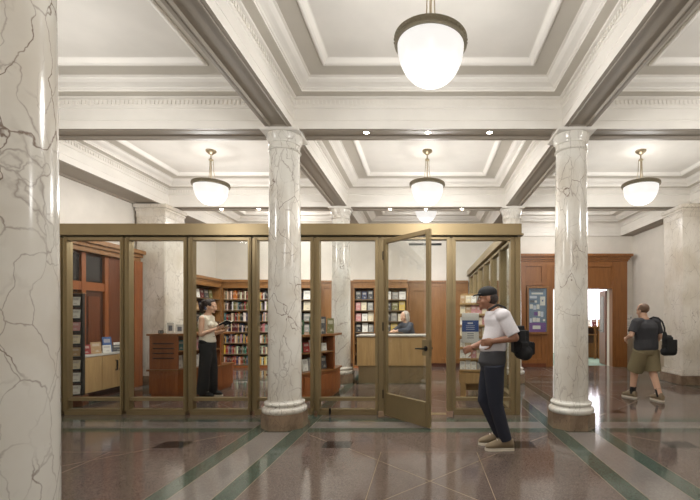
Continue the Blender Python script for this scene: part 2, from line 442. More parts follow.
# floor: a partition of cells, each its own terrazzo colour
fl = MB()
LF = [-5.62, LANES[0], LANES[1], 5.62]; RF = [1.70, 5.28, 8.82]
gx, gy = {XL - .1, XR + .1}, {YF - .1, YB + .1}
for l in LF:
    for d in (.165, .345): gx |= {l - d, l + d}
for r in RF:
    for d in (.16, .345): gy |= {r - d, r + d}
bcx = [(LF[i] + LF[i + 1]) / 2 for i in range(3)]; bcy = [-.12, 3.46, 7.04, 10.6]
sq = [(cx + sx * .985, cy + sy * 1.0) for cx in bcx for cy in bcy for sx in (-1, 1) for sy in (-1, 1)]
for x, y in sq: gx |= {x - .155, x + .155}; gy |= {y - .12, y + .12}
gx = sorted(g for g in gx if XL - .1 <= g <= XR + .1); gy = sorted(g for g in gy if YF - .1 <= g <= YB + .1)
for i in range(len(gx) - 1):
    for j in range(len(gy) - 1):
        x, y = (gx[i] + gx[i + 1]) / 2, (gy[j] + gy[j + 1]) / 2
        dx = min(abs(x - l) for l in LF); dy = min(abs(y - r) for r in RF)
        if dx < .345 and dy < .345: m = 'green'
        elif dx < .165 or dy < .16: m = 'grey'
        elif dx < .345 or dy < .345: m = 'green'
        elif any(abs(x - a) < .15 and abs(y - b) < .115 for a, b in sq): m = 'dark'
        else: m = 'pink'
        fl.face([(gx[i], gy[j], 0), (gx[i + 1], gy[j], 0), (gx[i + 1], gy[j + 1], 0), (gx[i], gy[j + 1], 0)], M[m])
def line(a, b, w=.006):
    a, b = V((*a, .0006)), V((*b, .0006)); d = (b - a).normalized(); n = V((-d.y, d.x, 0)) * w / 2
    fl.face([a - n, b - n, b + n, a + n], M['strip'])
for cx in bcx:
    for cy in bcy:
        for s in (-1, 1):
            line((cx + s * .49, cy - .75), (cx + s * .49, cy + .75)); line((cx - .75, cy + s * .75), (cx + .75, cy + s * .75), .004)
            line((cx - .84, cy - s * .86), (cx + .84, cy + s * .86))
            for t in (-1, 1): line((cx + s * 1.13, cy + t * 1.11), (cx + s * 1.40, cy + t * 1.37), .005)
for l in LF:
    for d in (-.345, -.165, .165, .345): line((l + d, YF), (l + d, YB), .004)
fl.box(XL - .2, XR + .2, YF - .2, YB + .1, -.1, -.01, M['pink'])
struct(fl.build('floor', smooth=0))

# walls
WZ = 4.3
struct(B((XL - .15, XL, YF, YB + .15, 0, WZ), mat=M['plaster']).build('wall_left', smooth=0))
struct(B((XR, XR + .15, YF, YB + .15, 0, WZ), mat=M['plaster']).build('wall_right', smooth=0))
struct(B((XL - .15, XR + .15, YF - .15, YF, 0, WZ), mat=M['plaster']).build('wall_front', smooth=0))
DX0, DX1, DZ = 3.62, 5.28, 2.19
struct(B((XL, DX0, YB, YB + .15, 0, WZ), (DX1, XR, YB, YB + .15, 0, WZ), (DX0, DX1, YB, YB + .15, DZ, WZ), mat=M['plaster']).build('wall_back', smooth=0))
w = B((5.70, XR, YB - .03, YB, 0, .80), (XR - .03, XR, 9.12, YB - .03, 0, .80), (XR - .03, XR, YF, 8.4, 0, .80), mat=M['wains'])
w.box(5.70, XR, YB - .04, YB, .80, .85, M['pier']); w.box(XR - .04, XR, 9.12, YB - .04, .80, .85, M['pier']); w.box(XR - .04, XR, YF, 8.4, .80, .85, M['pier'])
struct(w.build('baseboard_right', smooth=0))

# ------------------------------------------------------------------ columns
def col_profile(z0=0):
    shaft = [(.2065, .345)]
    for k in range(13):
        t = k / 12; shaft.append((.2065 - .0215 * (t ** 1.6), .36 + t * 3.10))
    return shaft
def make_column(loc, label):
    c = thing('marble_column', label, 'column', loc, 0, 'round marble columns')
    oc = [(.285 * math.cos(PI / 8 + k * PI / 4), .285 * math.sin(PI / 8 + k * PI / 4)) for k in range(8)]
    m = MB(); m.prism(oc, 0, .19, M['plinth']); m.build('plinth', c)
    m = MB(); m.lathe([(.262, .19), (.272, .20), (.277, .222), (.272, .245), (.258, .258), (.240, .262), (.232, .272), (.234, .284), (.246, .290), (.252, .302), (.248, .318), (.232, .326), (.214, .330), (.208, .347)], M['marble'], 56); m.build('base', c)
    m = MB(); m.lathe(col_profile(), M['marble'], 56); m.build('shaft', c)
    m = MB(); m.lathe([(.186, 3.455), (.196, 3.460), (.203, 3.470), (.196, 3.482), (.187, 3.487), (.187, 3.545), (.196, 3.55), (.196, 3.565), (.203, 3.575), (.213, 3.60), (.220, 3.628), (.223, 3.645), (.223, 3.662), (.21, 3.668)], M['marble'], 56); m.build('capital', c)
    m = MB(); m.bbox(-.235, .235, -.235, .235, 3.664, 3.70, M['paint'], .006); m.build('abacus', c)
    return c
cols = {}
spots = [((LANES[0], ROWS[1]), 'veined white marble column before the partition, beside the woman with a book'),
         ((LANES[1], ROWS[1]), 'white marble column with dark diagonal cracks, between the walking man and the amber doorway'),
         ((LANES[0], 1.70), 'huge close white marble column cut off by the frame, without visible base'),
         ((LANES[0], ROWS[2]), 'white marble column inside the shop, between the service desk and a display kiosk'),
         ((LANES[1], ROWS[2]), 'white marble column behind the shop\'s side glazing, mostly hidden by the corner post')]
first = None
for (x, y), lab in spots:
    if first is None: first = make_column((x, y, 0), lab)
    else: copy_tree(first, (x, y, 0), lab)

def make_pier(x0, x1, y0, y1, label):
    c = thing('marble_pier', label, 'pier', ((x0 + x1) / 2, (y0 + y1) / 2, 0), 0, 'square marble piers')
    hx, hy = (x1 - x0) / 2, (y1 - y0) / 2
    e = lambda d, z0, z1, mt: B((-hx - d, hx + d, -hy - d, hy + d, z0, z1), mat=mt, bev=.012)
    e(.06, 0, .19, M['plinth']).build('plinth', c)
    m = e(.05, .19, .25, M['pier']); m.bbox(-hx - .025, hx + .025, -hy - .025, hy + .025, .25, .30, M['pier'], .012); m.build('base', c)
    e(0, .30, 3.46, M['pier']).build('shaft', c)
    m = e(.012, 3.44, 3.47, M['pier']); m.bbox(-hx - .005, hx + .005, -hy - .005, hy + .005, 3.47, 3.55, M['pier'], .006)
    m.bbox(-hx - .03, hx + .03, -hy - .03, hy + .03, 3.55, 3.62, M['pier'], .02); m.bbox(-hx - .045, hx + .045, -hy - .045, hy + .045, 3.62, 3.70, M['pier'], .008); m.build('capital', c)
make_pier(5.29, 5.88, 8.42, 9.09, 'square veined marble pier beside the walker in khaki shorts')
make_pier(-5.88, -5.29, 8.42, 9.09, 'square veined marble pier inside the shop behind the slatted kiosk')

# ------------------------------------------------------------------ lamps
def make_pendant(loc, label, power=1.0):
    """origin at the rim's centre height"""
    t = thing('pendant_lamp', label, 'lamp', loc, 0, 'bowl pendant lamps')
    m = MB(); prof = []
    for k in range(15):
        a = PI / 2 * k / 14; prof.append((max(.001, .274 * math.sin(a) ** .84), -.308 * math.cos(a) + .006))
    m.lathe(prof, M['bowl'], 56, caps=False); m.build('glass_bowl', t)
    m = MB(); m.lathe([(.274, .004), (.290, .004), (.300, .012), (.296, .024), (.300, .036), (.297, .048), (.302, .060), (.292, .068), (.272, .068), (.268, .02), (.274, .004)], M['lampmetal'], 56, caps=False)
    for k in range(44):
        a = 2 * PI * k / 44; m.ball((.298 * math.cos(a), .298 * math.sin(a), .036), (.009, .009, .011), M['lampmetal'], seg=6)
    m.build('rim', t)
    top = 4.235 - loc[2]
    m = MB(); m.lathe([(.02, top - .075), (.03, top - .07), (.05, top - .05), (.078, top - .03), (.085, top - .012), (.085, top)], M['nickel'], 32); m.build('canopy', t)
    hub = top - .16 if top > .35 else .02
    m = MB(); m.tube([(0, 0, top - .07), (0, 0, .05)], .011, M['nickel']); m.lathe([(.01, hub - .02), (.035, hub - .012), (.04, hub), (.03, hub + .015), (.012, hub + .02)], M['nickel'], 20); m.build('stem', t)
    for k in range(3 if top > .35 else 0):
        a = 2 * PI * k / 3 + .5; c, s = math.cos(a), math.sin(a)
        m = MB(); m.tube([(.034 * c, .034 * s, hub), (.04 * c, .04 * s, hub * .55 + .03), (.07 * c, .07 * s, .1), (.15 * c, .15 * s, .075), (.285 * c, .285 * s, .06)], .005, M['nickel'], 8); m.build('suspension_rod', t)
    li = bpy.data.lights.new('lamp_light', 'POINT'); li.energy = 13 if top > .35 else 2.5; li.color = (1, .98, .95); li.shadow_soft_size = .16
    lo = bpy.data.objects.new('lamp_light', li); COL.objects.link(lo); lo.parent = t; lo.location = (0, 0, .10 if top > .35 else .03)
    lj = bpy.data.lights.new('bowl_light', 'POINT'); lj.energy = 52 * power; lj.color = (1, .982, .952); lj.shadow_soft_size = .22
    lp = bpy.data.objects.new('bowl_light', lj); COL.objects.link(lp); lp.parent = t; lp.location = (0, 0, -.50 if top > .35 else -.36)
    return t
ZR = 3.61
LAMPS = [((.055, 3.41, ZR), 'large lit bowl pendant lamp nearest the camera, over the hall'),
         ((.055, 7.05, ZR), 'lit bowl pendant lamp over the shop, above the open glass door'),
         ((-3.645, 7.05, ZR), 'lit bowl pendant lamp over the shop, above the woman reading'),
         ((3.71, 7.05, ZR), 'lit bowl pendant lamp over the passage to the amber doorway'),
         ((-3.645, 3.46, ZR), 'lit bowl pendant lamp hanging outside the frame beside the closest column'),
         ((3.71, 3.46, ZR), 'lit bowl pendant lamp hanging outside the frame past the cracked column'),
         ((.055, -.1, ZR), 'lit bowl pendant lamp hanging behind the camera')]
for p, lab in LAMPS:
    make_pendant(p, lab, 1.45 if p[1] == 7.05 and p[0] < 1 else 1)
make_pendant((.055, 10.6, 4.14), 'small lit bowl ceiling lamp deepest in the shop, above the back wall', .45)
make_pendant((-3.645, 10.6, 4.14), 'added unseen bowl lamp brightening the bookcases behind the woman', 1.2)  # extra lamp added out of view to brighten the shelves
make_pendant((3.71, 10.4, 4.14), 'added unseen bowl lamp brightening the amber doorway end')  # second unseen lamp, added for more brightness at the back

def downlight(x, y, lab, tilt=0, power=60):
    t = thing('recessed_spotlight', lab, 'spotlight', (x, y, ZS + .022), 0, 'small round spotlights set in the beams')
    m = MB(); m.lathe([(.036, -.001), (.046, -.001), (.046, -.008), (.036, -.006)], M['nickel'], 20, caps=False); m.build('trim_ring', t)
    m = MB(); m.lathe([(.001, -.003), (.033, -.003)], M['spotlens'], 20, caps=False); m.build('lens', t)
    li = bpy.data.lights.new('spot_light', 'SPOT'); li.energy = power; li.spot_size = math.radians(110); li.spot_blend = .7; li.color = (1, .965, .92); li.shadow_soft_size = .04
    lo = bpy.data.objects.new('spot_light', li); COL.objects.link(lo); lo.parent = t; lo.location = (0, 0, -.02); lo.rotation_euler = (tilt, 0, 0)
for x, l in ((-.73, 'small round spotlight in the front beam, the one closer to the partition column'), (.05, 'small round spotlight in the front beam, between the other two'), (.83, 'small round spotlight in the front beam, nearest the cracked column')):
    downlight(x, 5.22, l)
for x, l in ((-4.36, 'small round spotlight in the far beam, nearest the far pier'), (-3.56, 'small round spotlight in the far beam, under the reading woman\'s lamp'), (-2.75, 'small round spotlight in the far beam, hidden behind the front column'),
             (-.73, 'small round spotlight in the far beam, just past the desk column'), (.04, 'small round spotlight in the far beam, below the middle lamp'), (.82, 'small round spotlight in the far beam, over the card rack')):
    downlight(x, 8.87, l, .5, 110)

# ------------------------------------------------------------------ glazed partition
PY = 5.88
gp = thing('glazed_partition', 'bronze framed glass shop partition with tall panes under a flat fascia', 'partition', (0, PY, 0))
posts = [-6.0, -5.12, -4.24, -3.34, -2.43, -1.545, -.628, .385, 1.29]
def post_mb(x, y=0, axis='x'):
    m = MB()
    for a, b, d in ((-.065, -.018, .055), (-.018, .018, .03), (.018, .065, .055)):
        if axis == 'x': m.bbox(x + a, x + b, y - d, y + d, .05, 2.515, M['bronze'], .004)
        else: m.bbox(x - d, x + d, y + a, y + b, .05, 2.515, M['bronze'], .004)
    for a in (-.04, .04):
        if axis == 'x': m.bbox(x + a - .008, x + a + .008, y - .066, y - .05, .05, 2.515, M['bronze'], .003)
    return m
for x in posts[1:-1]: post_mb(x).build('post', gp)
m = MB()
for a, b in ((-.065, -.01), (.01, .075)): m.bbox(1.29 + a, 1.29 + b, -.055, .075, .0, 2.515, M['bronze'], .004)
m.bbox(1.27, 1.31, -.035, .06, 0, 2.515, M['bronze'], .003); m.build('corner_post', gp)
m = MB(); m.bbox(XL, 1.375, -.085, .085, 2.545, 2.70, M['bronze'], .004); m.bbox(XL, 1.40, -.10, .10, 2.535, 2.56, M['bronze'], .004)
m.box(XL, 1.33, -.03, .03, 2.505, 2.54, M['bronze_dark']); m.build('fascia', gp)
for a, b in zip(posts, posts[1:]):
    a2, b2 = max(a + .065, XL), b - .065
    if a == posts[6]: # doorway
        m = MB(); m.bbox(a2, b2, -.045, .045, 2.485, 2.515, M['bronze'], .004); m.box(a2, b2, -.02, .02, 2.475, 2.485, M['bronze_dark']); m.build('door_head', gp)
        m = MB(); m.box(a2, b2, -.06, .06, 0, .006, M['bronze']); m.build('threshold', gp)
        continue
    m = MB(); m.bbox(a2, b2, -.045, .045, 2.47, 2.515, M['bronze'], .004); m.build('head_rail', gp)
    m = MB(); m.bbox(a2, b2, -.04, .04, .195, .24, M['bronze'], .004); m.build('lower_rail', gp)
    m = MB(); m.bbox(a2 - .03, b2 + .03, -.06, .06, 0, .055, M['bronze'], .004); m.bbox(a2, b2, -.045, .045, .055, .075, M['bronze'], .004); m.build('sill_rail', gp)
    m = MB(); m.box(a2, b2, -.006, .006, .24, 2.47, M['glass']); m.build('glass_pane', gp, smooth=0)
    m = MB(); m.box(a2, b2, -.006, .006, .075, .195, M['glass']); m.build('lower_pane', gp, smooth=0)
m = MB(); m.bbox(-.012, .012, -.09, -.055, .02, .10, M['black'], .003); m.tube([(0, -.075, .03), (0, -.10, .0)], .008, M['black']); m.build('foot_bolt', gp, loc=(-1.325, 0, 0))
# side return
sy = [1.0 + .9 * k - .1 for k in range(6)]
prev = .075; XS = 1.295
for y in sy + [5.72]:
    if y < 5.7: post_mb(XS, y, 'y').build('post', gp)
    a2, b2 = prev, y - .065
    if y > 5.7: b2 = 5.72
    m = MB(); m.bbox(XS - .045, XS + .045, a2, b2, 2.47, 2.515, M['bronze'], .004); m.build('head_rail', gp)
    m = MB(); m.bbox(XS - .04, XS + .04, a2, b2, .195, .24, M['bronze'], .004); m.build('lower_rail', gp)
    m = MB(); m.bbox(XS - .06, XS + .06, a2, b2, 0, .055, M['bronze'], .004); m.build('sill_rail', gp)
    m = MB(); m.box(XS - .006, XS + .006, a2, b2, .24, 2.47, M['glass']); m.build('glass_pane', gp, smooth=0)
    m = MB(); m.box(XS - .006, XS + .006, a2, b2, .055, .195, M['glass']); m.build('lower_pane', gp, smooth=0)
    prev = y + .065
m = MB(); m.bbox(XS - .085, XS + .085, .085, 5.72, 2.545, 2.70, M['bronze'], .004); m.bbox(XS - .10, XS + .105, .09, 5.72, 2.535, 2.56, M['bronze'], .004); m.build('side_fascia', gp)

# the open door, hinged on the post beside the desk
dr = thing('glass_door', 'bronze framed glass door standing open towards the hall', 'door', (-.555, PY - .06, 0), -math.radians(49))
W, H0, H1 = .965, .012, 2.475
m = MB()
m.bbox(0, .062, -.022, .022, H0, H1, M['bronze'], .004); m.build('hinge_stile', dr)
m = MB(); m.bbox(W - .062, W, -.022, .022, H0, H1, M['bronze'], .004); m.build('lock_stile', dr)
m = MB(); m.bbox(.062, W - .062, -.022, .022, H1 - .06, H1, M['bronze'], .004); m.build('top_rail', dr)
m = MB(); m.bbox(.062, W - .062, -.022, .022, H0, .305, M['bronze'], .004); m.bbox(.062, W - .062, -.026, .026, .305, .318, M['bronze'], .003); m.build('bottom_rail', dr)
m = MB(); m.box(.062, W - .062, -.005, .005, .318, H1 - .06, M['glass']); m.build('glass_pane', dr, smooth=0)
m = MB(); m.bbox(W - .13, W, -.026, .026, .90, 1.10, M['bronze'], .003); lk = m.build('lock_plate', dr)
m = MB()
for s in (-1, 1):
    m.tube([(W - .055, s * .026, .99), (W - .055, s * .075, .99)], .016, M['black'], 14); m.lathe([(.034, 0), (.034, .006)], M['black'], 20, (0, 0, 0)) if False else None
    m.cap((W - .055, s * .068, .99), (W - .20, s * .072, .985), .012, .009, M['black'])
    bm = bmesh.new(); bmesh.ops.create_cone(bm, cap_ends=True, segments=24, radius1=.034, radius2=.03, depth=.012)
    m.add_bm(bm, M['black'], Matrix.Translation((W - .055, s * .03, .99)) @ Matrix.Rotation(PI / 2, 4, 'X'))
h = m.build('lever_handle', dr); h['label'] = 'black lever handle'
for z in (.3, 1.25, 2.25):
    m = MB(); m.tube([(-.004, -.028, z - .06), (-.004, -.028, z + .06)], .011, M['bronze_dark'], 12); m.build('hinge', dr)

# ------------------------------------------------------------------ back wall joinery
YP = 11.56      # front plane of panelling
p = MB()
def panel(mb, x0, x1, z0, z1, y, mat, dep=.19, fr=.09):
    mb.box(x0, x1, y + .03, y + dep, z0, z1, mat)
    for a, b, c, d in ((x0, x0 + fr, z0, z1), (x1 - fr, x1, z0, z1), (x0 + fr, x1 - fr, z0, z0 + fr * 1.4), (x0 + fr, x1 - fr, z1 - fr, z1)):
        mb.bbox(a, b, y, y + .03, c, d, mat, .005)
panel(p, -2.93, -2.06, .10, 2.30, YP, M['oak']); panel(p, -2.06, -1.95, .1, 2.3, YP, M['oak'], fr=.03)
panel(p, -.44, .40, .10, 2.26, YP, M['oak'], fr=.13); panel(p, .40, 1.24, .10, 2.26, YP, M['oak'], fr=.10)
p.box(-2.93, -1.95, YP - .01, YP + .19, 0, .10, M['darkwood']); p.box(-.44, 1.24, YP - .01, YP + .19, 0, .10, M['darkwood'])
for z0, z1, d in ((2.26, 2.34, .012), (2.34, 2.37, .03), (2.37, 2.42, .05)):
    p.bbox(-2.93, -1.95, YP - d, YP + .19, z0, z1, M['oak'], .006); p.bbox(-.44, 1.24, YP - d, YP + .19, z0, z1, M['oak'], .006)
panel(p, 1.36, 2.30, .10, 2.30, YP, M['surround']); p.box(1.36, 2.3, YP - .01, YP + .19, 0, .1, M['darkwood']); p.bbox(1.36, 2.3, YP - .04, YP + .19, 2.3, 2.42, M['surround'], .006)
struct(p.build('trim_3', smooth=30))

def bookcase(x0, x1, name, label, rotz=0, loc=None, boards=7, z_low=.08, group='wall bookcases'):
    """local: width along +x from 0, front at y=0, depth .34"""
    W = x1 - x0
    t = thing('bookcase', label, 'bookcase', loc or (x0, 11.30, 0), rotz, group)
    for a in (0, W - .04): B((a, a + .04, 0, .42, 0, 2.24), mat=M['oak'], bev=.003).build('side_panel', t)
    B((.04, W - .04, .32, .34, .08, 2.24), mat=M['shelfback']).build('back_panel', t)
    B((0, W, .005, .40, 0, .06), mat=M['cherry']).build('plinth', t)
    m = MB(); m.bbox(0, W, -.005, .42, 2.19, 2.30, M['oak'], .004); m.bbox(0, W, -.02, .42, 2.30, 2.34, M['oak'], .006); m.bbox(0, W, -.05, .42, 2.34, 2.42, M['oak'], .012); m.build('cornice', t)
    for k in range(boards):
        z = z_low + .3 * k
        B((.04, W - .04, .01, .32, z - .022, z), mat=M['shelfedge'], bev=.003).build('shelf', t)
    return t
EDGES = [(-5.56, -4.66), (-4.66, -3.74), (-3.74, -2.93)]
bookcase(*EDGES[0], 'a', 'tall oak bookcase packed with upright books behind the reading woman')
bookcase(*EDGES[1], 'b', 'tall oak bookcase packed with books, half hidden by the front column')
bookcase(*EDGES[2], 'c', 'tall oak bookcase with pale face-out books, beside the plain oak panel')
bookcase(-1.95, -1.33, 'd', 'oak bookcase of face-out books next to the inner marble column')
bookcase(-1.33, -.44, 'e', 'oak bookcase behind the desk clerk, with a yellow book on display')
bookcase(0, 2.04, 'f', 'oak bookcase along the side wall, running away behind the kiosk and woman', rotz=PI / 2, loc=(-5.52, 9.17, 0))
# (rotz 90: local +x -> world +y, local front y=0 -> faces +x, depth towards -x)

# ------------------------------------------------------------------ books
COLS = [('red', (150, 40, 36)), ('maroon', (96, 34, 36)), ('orange', (190, 104, 46)), ('tan', (176, 142, 100)), ('cream', (220, 208, 180)), ('white', (226, 224, 216)), ('grey', (140, 138, 134)),
        ('dark grey', (70, 70, 72)), ('black', (34, 32, 34)), ('navy', (38, 48, 80)), ('blue', (60, 92, 146)), ('teal', (58, 112, 116)), ('green', (64, 100, 66)), ('olive', (110, 108, 62)), ('brown', (98, 68, 46)), ('yellow', (206, 176, 78)), ('pink', (190, 130, 130))]
ORD = ['first', 'second', 'third', 'fourth', 'fifth', 'sixth', 'seventh', 'eighth', 'ninth', 'tenth', 'eleventh', 'twelfth', 'thirteenth', 'fourteenth', 'fifteenth', 'sixteenth', 'seventeenth', 'eighteenth', 'nineteenth', 'twentieth',
       'twenty-first', 'twenty-second', 'twenty-third', 'twenty-fourth', 'twenty-fifth', 'twenty-sixth', 'twenty-seventh', 'twenty-eighth', 'twenty-ninth', 'thirtieth']
SHELFN = ['bottom', 'second-lowest', 'third-lowest', 'middle', 'third-highest', 'second-highest', 'top']
def book_mesh(name, cover):
    """unit book: x thickness 0..1, y depth 0..1 (spine at y=0), z height 0..1"""
    m = MB()
    n = 5
    for k in range(n):   # rounded spine
        a0, a1 = PI * k / n, PI * (k + 1) / n
        x0, y0, x1, y1 = .5 - .5 * math.cos(a0), .06 - .06 * math.sin(a0), .5 - .5 * math.cos(a1), .06 - .06 * math.sin(a1)
        m.face([(x0, y0, 0), (x1, y1, 0), (x1, y1, 1), (x0, y0, 1)], cover)
    m.face([(.5 - .5 * math.cos(PI * k / n), .06 - .06 * math.sin(PI * k / n), 1) for k in range(n + 1)], cover)
    m.box(0, .1, .06, 1, 0, 1, cover); m.box(.9, 1, .06, 1, 0, 1, cover)
    m.box(.1, .9, .06, .97, .015, .985, M['pages'])
    return m.mesh(name, 0)
def face_mesh(name):
    """unit display book: x width, y thickness, z height; front cover at y=0, hinge groove along one side"""
    m = MB(); m.box(0, 1, 0, .12, 0, 1, M['cover']); m.box(0, 1, .88, 1, 0, 1, M['cover']); m.box(0, .03, .12, .88, 0, 1, M['cover'])
    m.box(.03, .975, .12, .88, .012, .988, M['pages']); m.box(.035, .05, -.03, 0, .0, 1, M['cover'])
    return m.mesh(name, 0)
ME_BOOK = book_mesh('book', M['spine']); ME_FACE = face_mesh('display_book')
used_labels = {}
def put(me, name, loc, size, rgb, label, cat, group, rotz=0, tilt=0, roty=0):
    o = bpy.data.objects.new(name, me); COL.objects.link(o)
    o.location = loc; o.scale = size; o.rotation_euler = (tilt, roty, rotz)
    o.color = srgb(*rgb)
    return tag(o, label, cat, group)
def spine_row(x0, x1, y, z, shelf, where, group, maxh=.25):
    x = x0; k = 0
    while x < x1 - .04 and k < 30:
        w = R.uniform(.024, .046)
        if R.random() < .04 and k: x += R.uniform(.03, .08)
        cn, rgb = R.choice(COLS + [COLS[0], COLS[1], COLS[4], COLS[4], COLS[5], COLS[7], COLS[8], COLS[3], COLS[14], COLS[6]]); rgb = tuple(max(8, min(245, c + R.randint(-14, 14))) for c in rgb)
        h = R.uniform(.18, maxh); d = R.uniform(.15, .2)
        put(ME_BOOK, 'book', (x, y + R.uniform(0, .02), z + .001), (w, d, h), rgb, f'{cn} book, {ORD[k]} on the {shelf} shelf of {where}', 'book', group)
        x += w + R.uniform(.0005, .003); k += 1
for k in range(7):
    z = .08 + .3 * k
    spine_row(-5.51, -4.72, 11.335, z, SHELFN[k], 'the bookcase behind the woman', 'books on the shelves behind the woman')
    spine_row(-4.61, -4.19, 11.335, z, SHELFN[k], 'the column-hidden bookcase', 'books on the shelves half hidden by a column')
# what the column hides of the row: one object
m = MB()
for k in range(7):
    for (a, b) in ((-4.13, -3.80), (-3.69, -3.36)):
        x = a
        while x < b - .05:
            w = R.uniform(.028, .05); h = R.uniform(.18, .25); g = R.choice(['charcoal', 'cream', 'navy', 'redwood', 'khaki', 'tan'])
            m.box(x, x + w, 11.37, 11.55, .081 + .3 * k, .081 + .3 * k + h, M[g]); x += w + .002
tag(m.build('packed_books', smooth=0), 'rows of upright books on shelves behind the front column', 'books', kind='stuff')

def face_row(xs, y, z, shelf, where, group, rotz=0, ax='x', hmax=.235):
    for k, (x, w, h, cn, rgb) in enumerate(xs):
        loc = (x, y, z + .0055) if ax == 'x' else (y, x, z + .0055)
        put(ME_FACE, 'display_book', loc, (w, .028, h), rgb, f'{cn} face-out book, {ORD[k]} on the {shelf} shelf of {where}', 'book', group, rotz, tilt=-.14)
CD = {c: r for c, r in COLS}
def rnd_faces(x0, x1, names=None, wr=(.15, .2), hr=(.2, .25)):
    out = []; x = x0 + .01; k = 0
    while True:
        w = R.uniform(*wr)
        if x + w > x1: break
        cn = names[k % len(names)] if names else R.choice(COLS)[0]; k += 1
        out.append((x, w, R.uniform(*hr), cn, CD[cn])); x += w + R.uniform(.012, .04)
    return out
for k in range(7):
    z = .08 + .3 * k
    face_row(rnd_faces(-3.34, -2.98, R.sample(['white', 'cream', 'white', 'grey', 'tan'], 3)), 11.38, z, SHELFN[k], 'the panel-side bookcase', 'face-out books by the oak panel')
rows = {6: ['dark grey', 'navy', 'dark grey'], 5: ['pink', 'cream', 'grey'], 4: ['pink', 'white', 'cream'], 3: ['black', 'white', 'grey']}
for k, nm in rows.items():
    face_row(rnd_faces(-1.9, -1.36, nm, (.13, .15)), 11.38, .08 + .3 * k, SHELFN[k], 'the bookcase beside inner column', 'face-out books by the inner column')
rows = {6: ['white', 'white', 'grey'], 5: ['brown', 'dark grey', 'olive', 'yellow'], 4: ['yellow', 'dark grey', 'grey', 'cream'], 3: ['maroon', 'dark grey', 'yellow', 'black']}
for k, nm in rows.items():
    face_row(rnd_faces(-1.28, -.5, nm, (.15, .18)), 11.38, .08 + .3 * k, SHELFN[k], 'the bookcase behind the clerk', 'face-out books behind the clerk')
for k in range(3, 7):
    face_row(rnd_faces(9.24, 11.15, None, (.15, .21)), -5.66, .08 + .3 * k, SHELFN[k], 'the side-wall bookcase', 'face-out books along the side wall', rotz=PI / 2, ax='y')

# ------------------------------------------------------------------ amber doorway surround with its poster case
sr = thing('door_surround', 'amber wood door surround with a stepped cornice and panelled side', 'doorway', (0, YB - .002, 0))
y0 = -.20
SX0, SX1 = 2.30, 5.70
m = MB(); m.bbox(DX1, SX1, y0, 0, 0, 2.95, M['surround'], .006); m.bbox(DX1 + .05, SX1 - .12, y0 - .012, y0, .15, 2.85, M['surround'], .004); m.build('jamb', sr)
m = MB(); m.bbox(3.42, DX0, y0, 0, 0, 2.95, M['surround'], .006); m.build('jamb', sr)
m = MB(); m.box(DX0, DX1, y0 + .03, 0, DZ, 2.95, M['surround']); m.bbox(DX0, DX1, y0, y0 + .03, DZ, DZ + .09, M['surround'], .005); m.bbox(DX0, DX1, y0, y0 + .03, 2.80, 2.95, M['surround'], .005)
m.build('head_panel', sr)
m = MB(); m.box(SX0, 3.42, y0 + .03, 0, 0, 2.95, M['surround'])
for a, b, c, d in ((SX0, SX0 + .56, .1, 2.95), (3.30, 3.42, .1, 2.95), (SX0 + .56, 3.30, .1, .22), (SX0 + .56, 3.30, .88, 1.0), (SX0 + .56, 3.30, 2.28, 2.40), (SX0 + .56, 3.30, 2.82, 2.95)):
    m.bbox(a, b, y0, y0 + .03, c, d, M['surround'], .004)
m.box(SX0, 3.42, y0 - .01, 0, 0, .1, M['redwood']); m.build('side_panelling', sr)
m = MB()
for z0, z1, d in ((2.95, 3.0, .02), (3.0, 3.05, .05), (3.05, 3.09, .08), (3.09, 3.16, .12)):
    m.bbox(SX0, SX1 + d, y0 - d, 0, z0, z1, M['surround'], .008)
m.build('cornice', sr)
pc = thing('poster_case', 'wood framed wall case holding a crowded blue and violet poster', 'notice board', (2.88, YB + y0 - .006, 0))
m = MB()
for a, b, c, d in ((0, .05, .92, 2.26), (.55, .60, .92, 2.26), (.05, .55, .92, .98), (.05, .55, 2.2, 2.26)): m.bbox(a, b, -.045, -.001, c, d, M['oak'], .006)
m.build('frame', pc)
m = MB(); m.box(.05, .55, -.012, -.002, .98, 2.20, M['teal']); m.box(.07, .53, -.014, -.012, .98, 1.24, M['purple'])
q = .0145
for a, b, c, d, mt in ((.11, .47, 2.11, 2.15, 'greyprint'), (.13, .45, 2.03, 2.08, 'white'), (.08, .28, 1.92, 1.99, 'paleprint'), (.37, .51, 1.72, 1.97, 'white'), (.08, .2, 1.80, 1.87, 'greyprint'), (.22, .28, 1.80, 1.86, 'white'),
                       (.08, .17, 1.63, 1.75, 'white'), (.18, .26, 1.60, 1.72, 'paleprint'), (.27, .35, 1.62, 1.75, 'white'), (.20, .30, 1.44, 1.54, 'purple'), (.31, .38, 1.42, 1.56, 'white'), (.39, .46, 1.40, 1.55, 'paleprint'),
                       (.16, .25, 1.26, 1.38, 'white'), (.26, .36, 1.26, 1.37, 'white'), (.08, .14, 1.24, 1.36, 'paleprint'), (.45, .51, 1.28, 1.34, 'white'), (.16, .38, 1.06, 1.16, 'white'), (.42, .46, 1.83, 1.88, 'blue')):
    m.box(a, b, -q - .002, -.012, c, d, M[mt])
m.build('poster', pc, smooth=0)
m = MB(); m.box(.05, .55, -.034, -.03, .98, 2.20, M['glass']); m.build('glass_pane', pc, smooth=0)
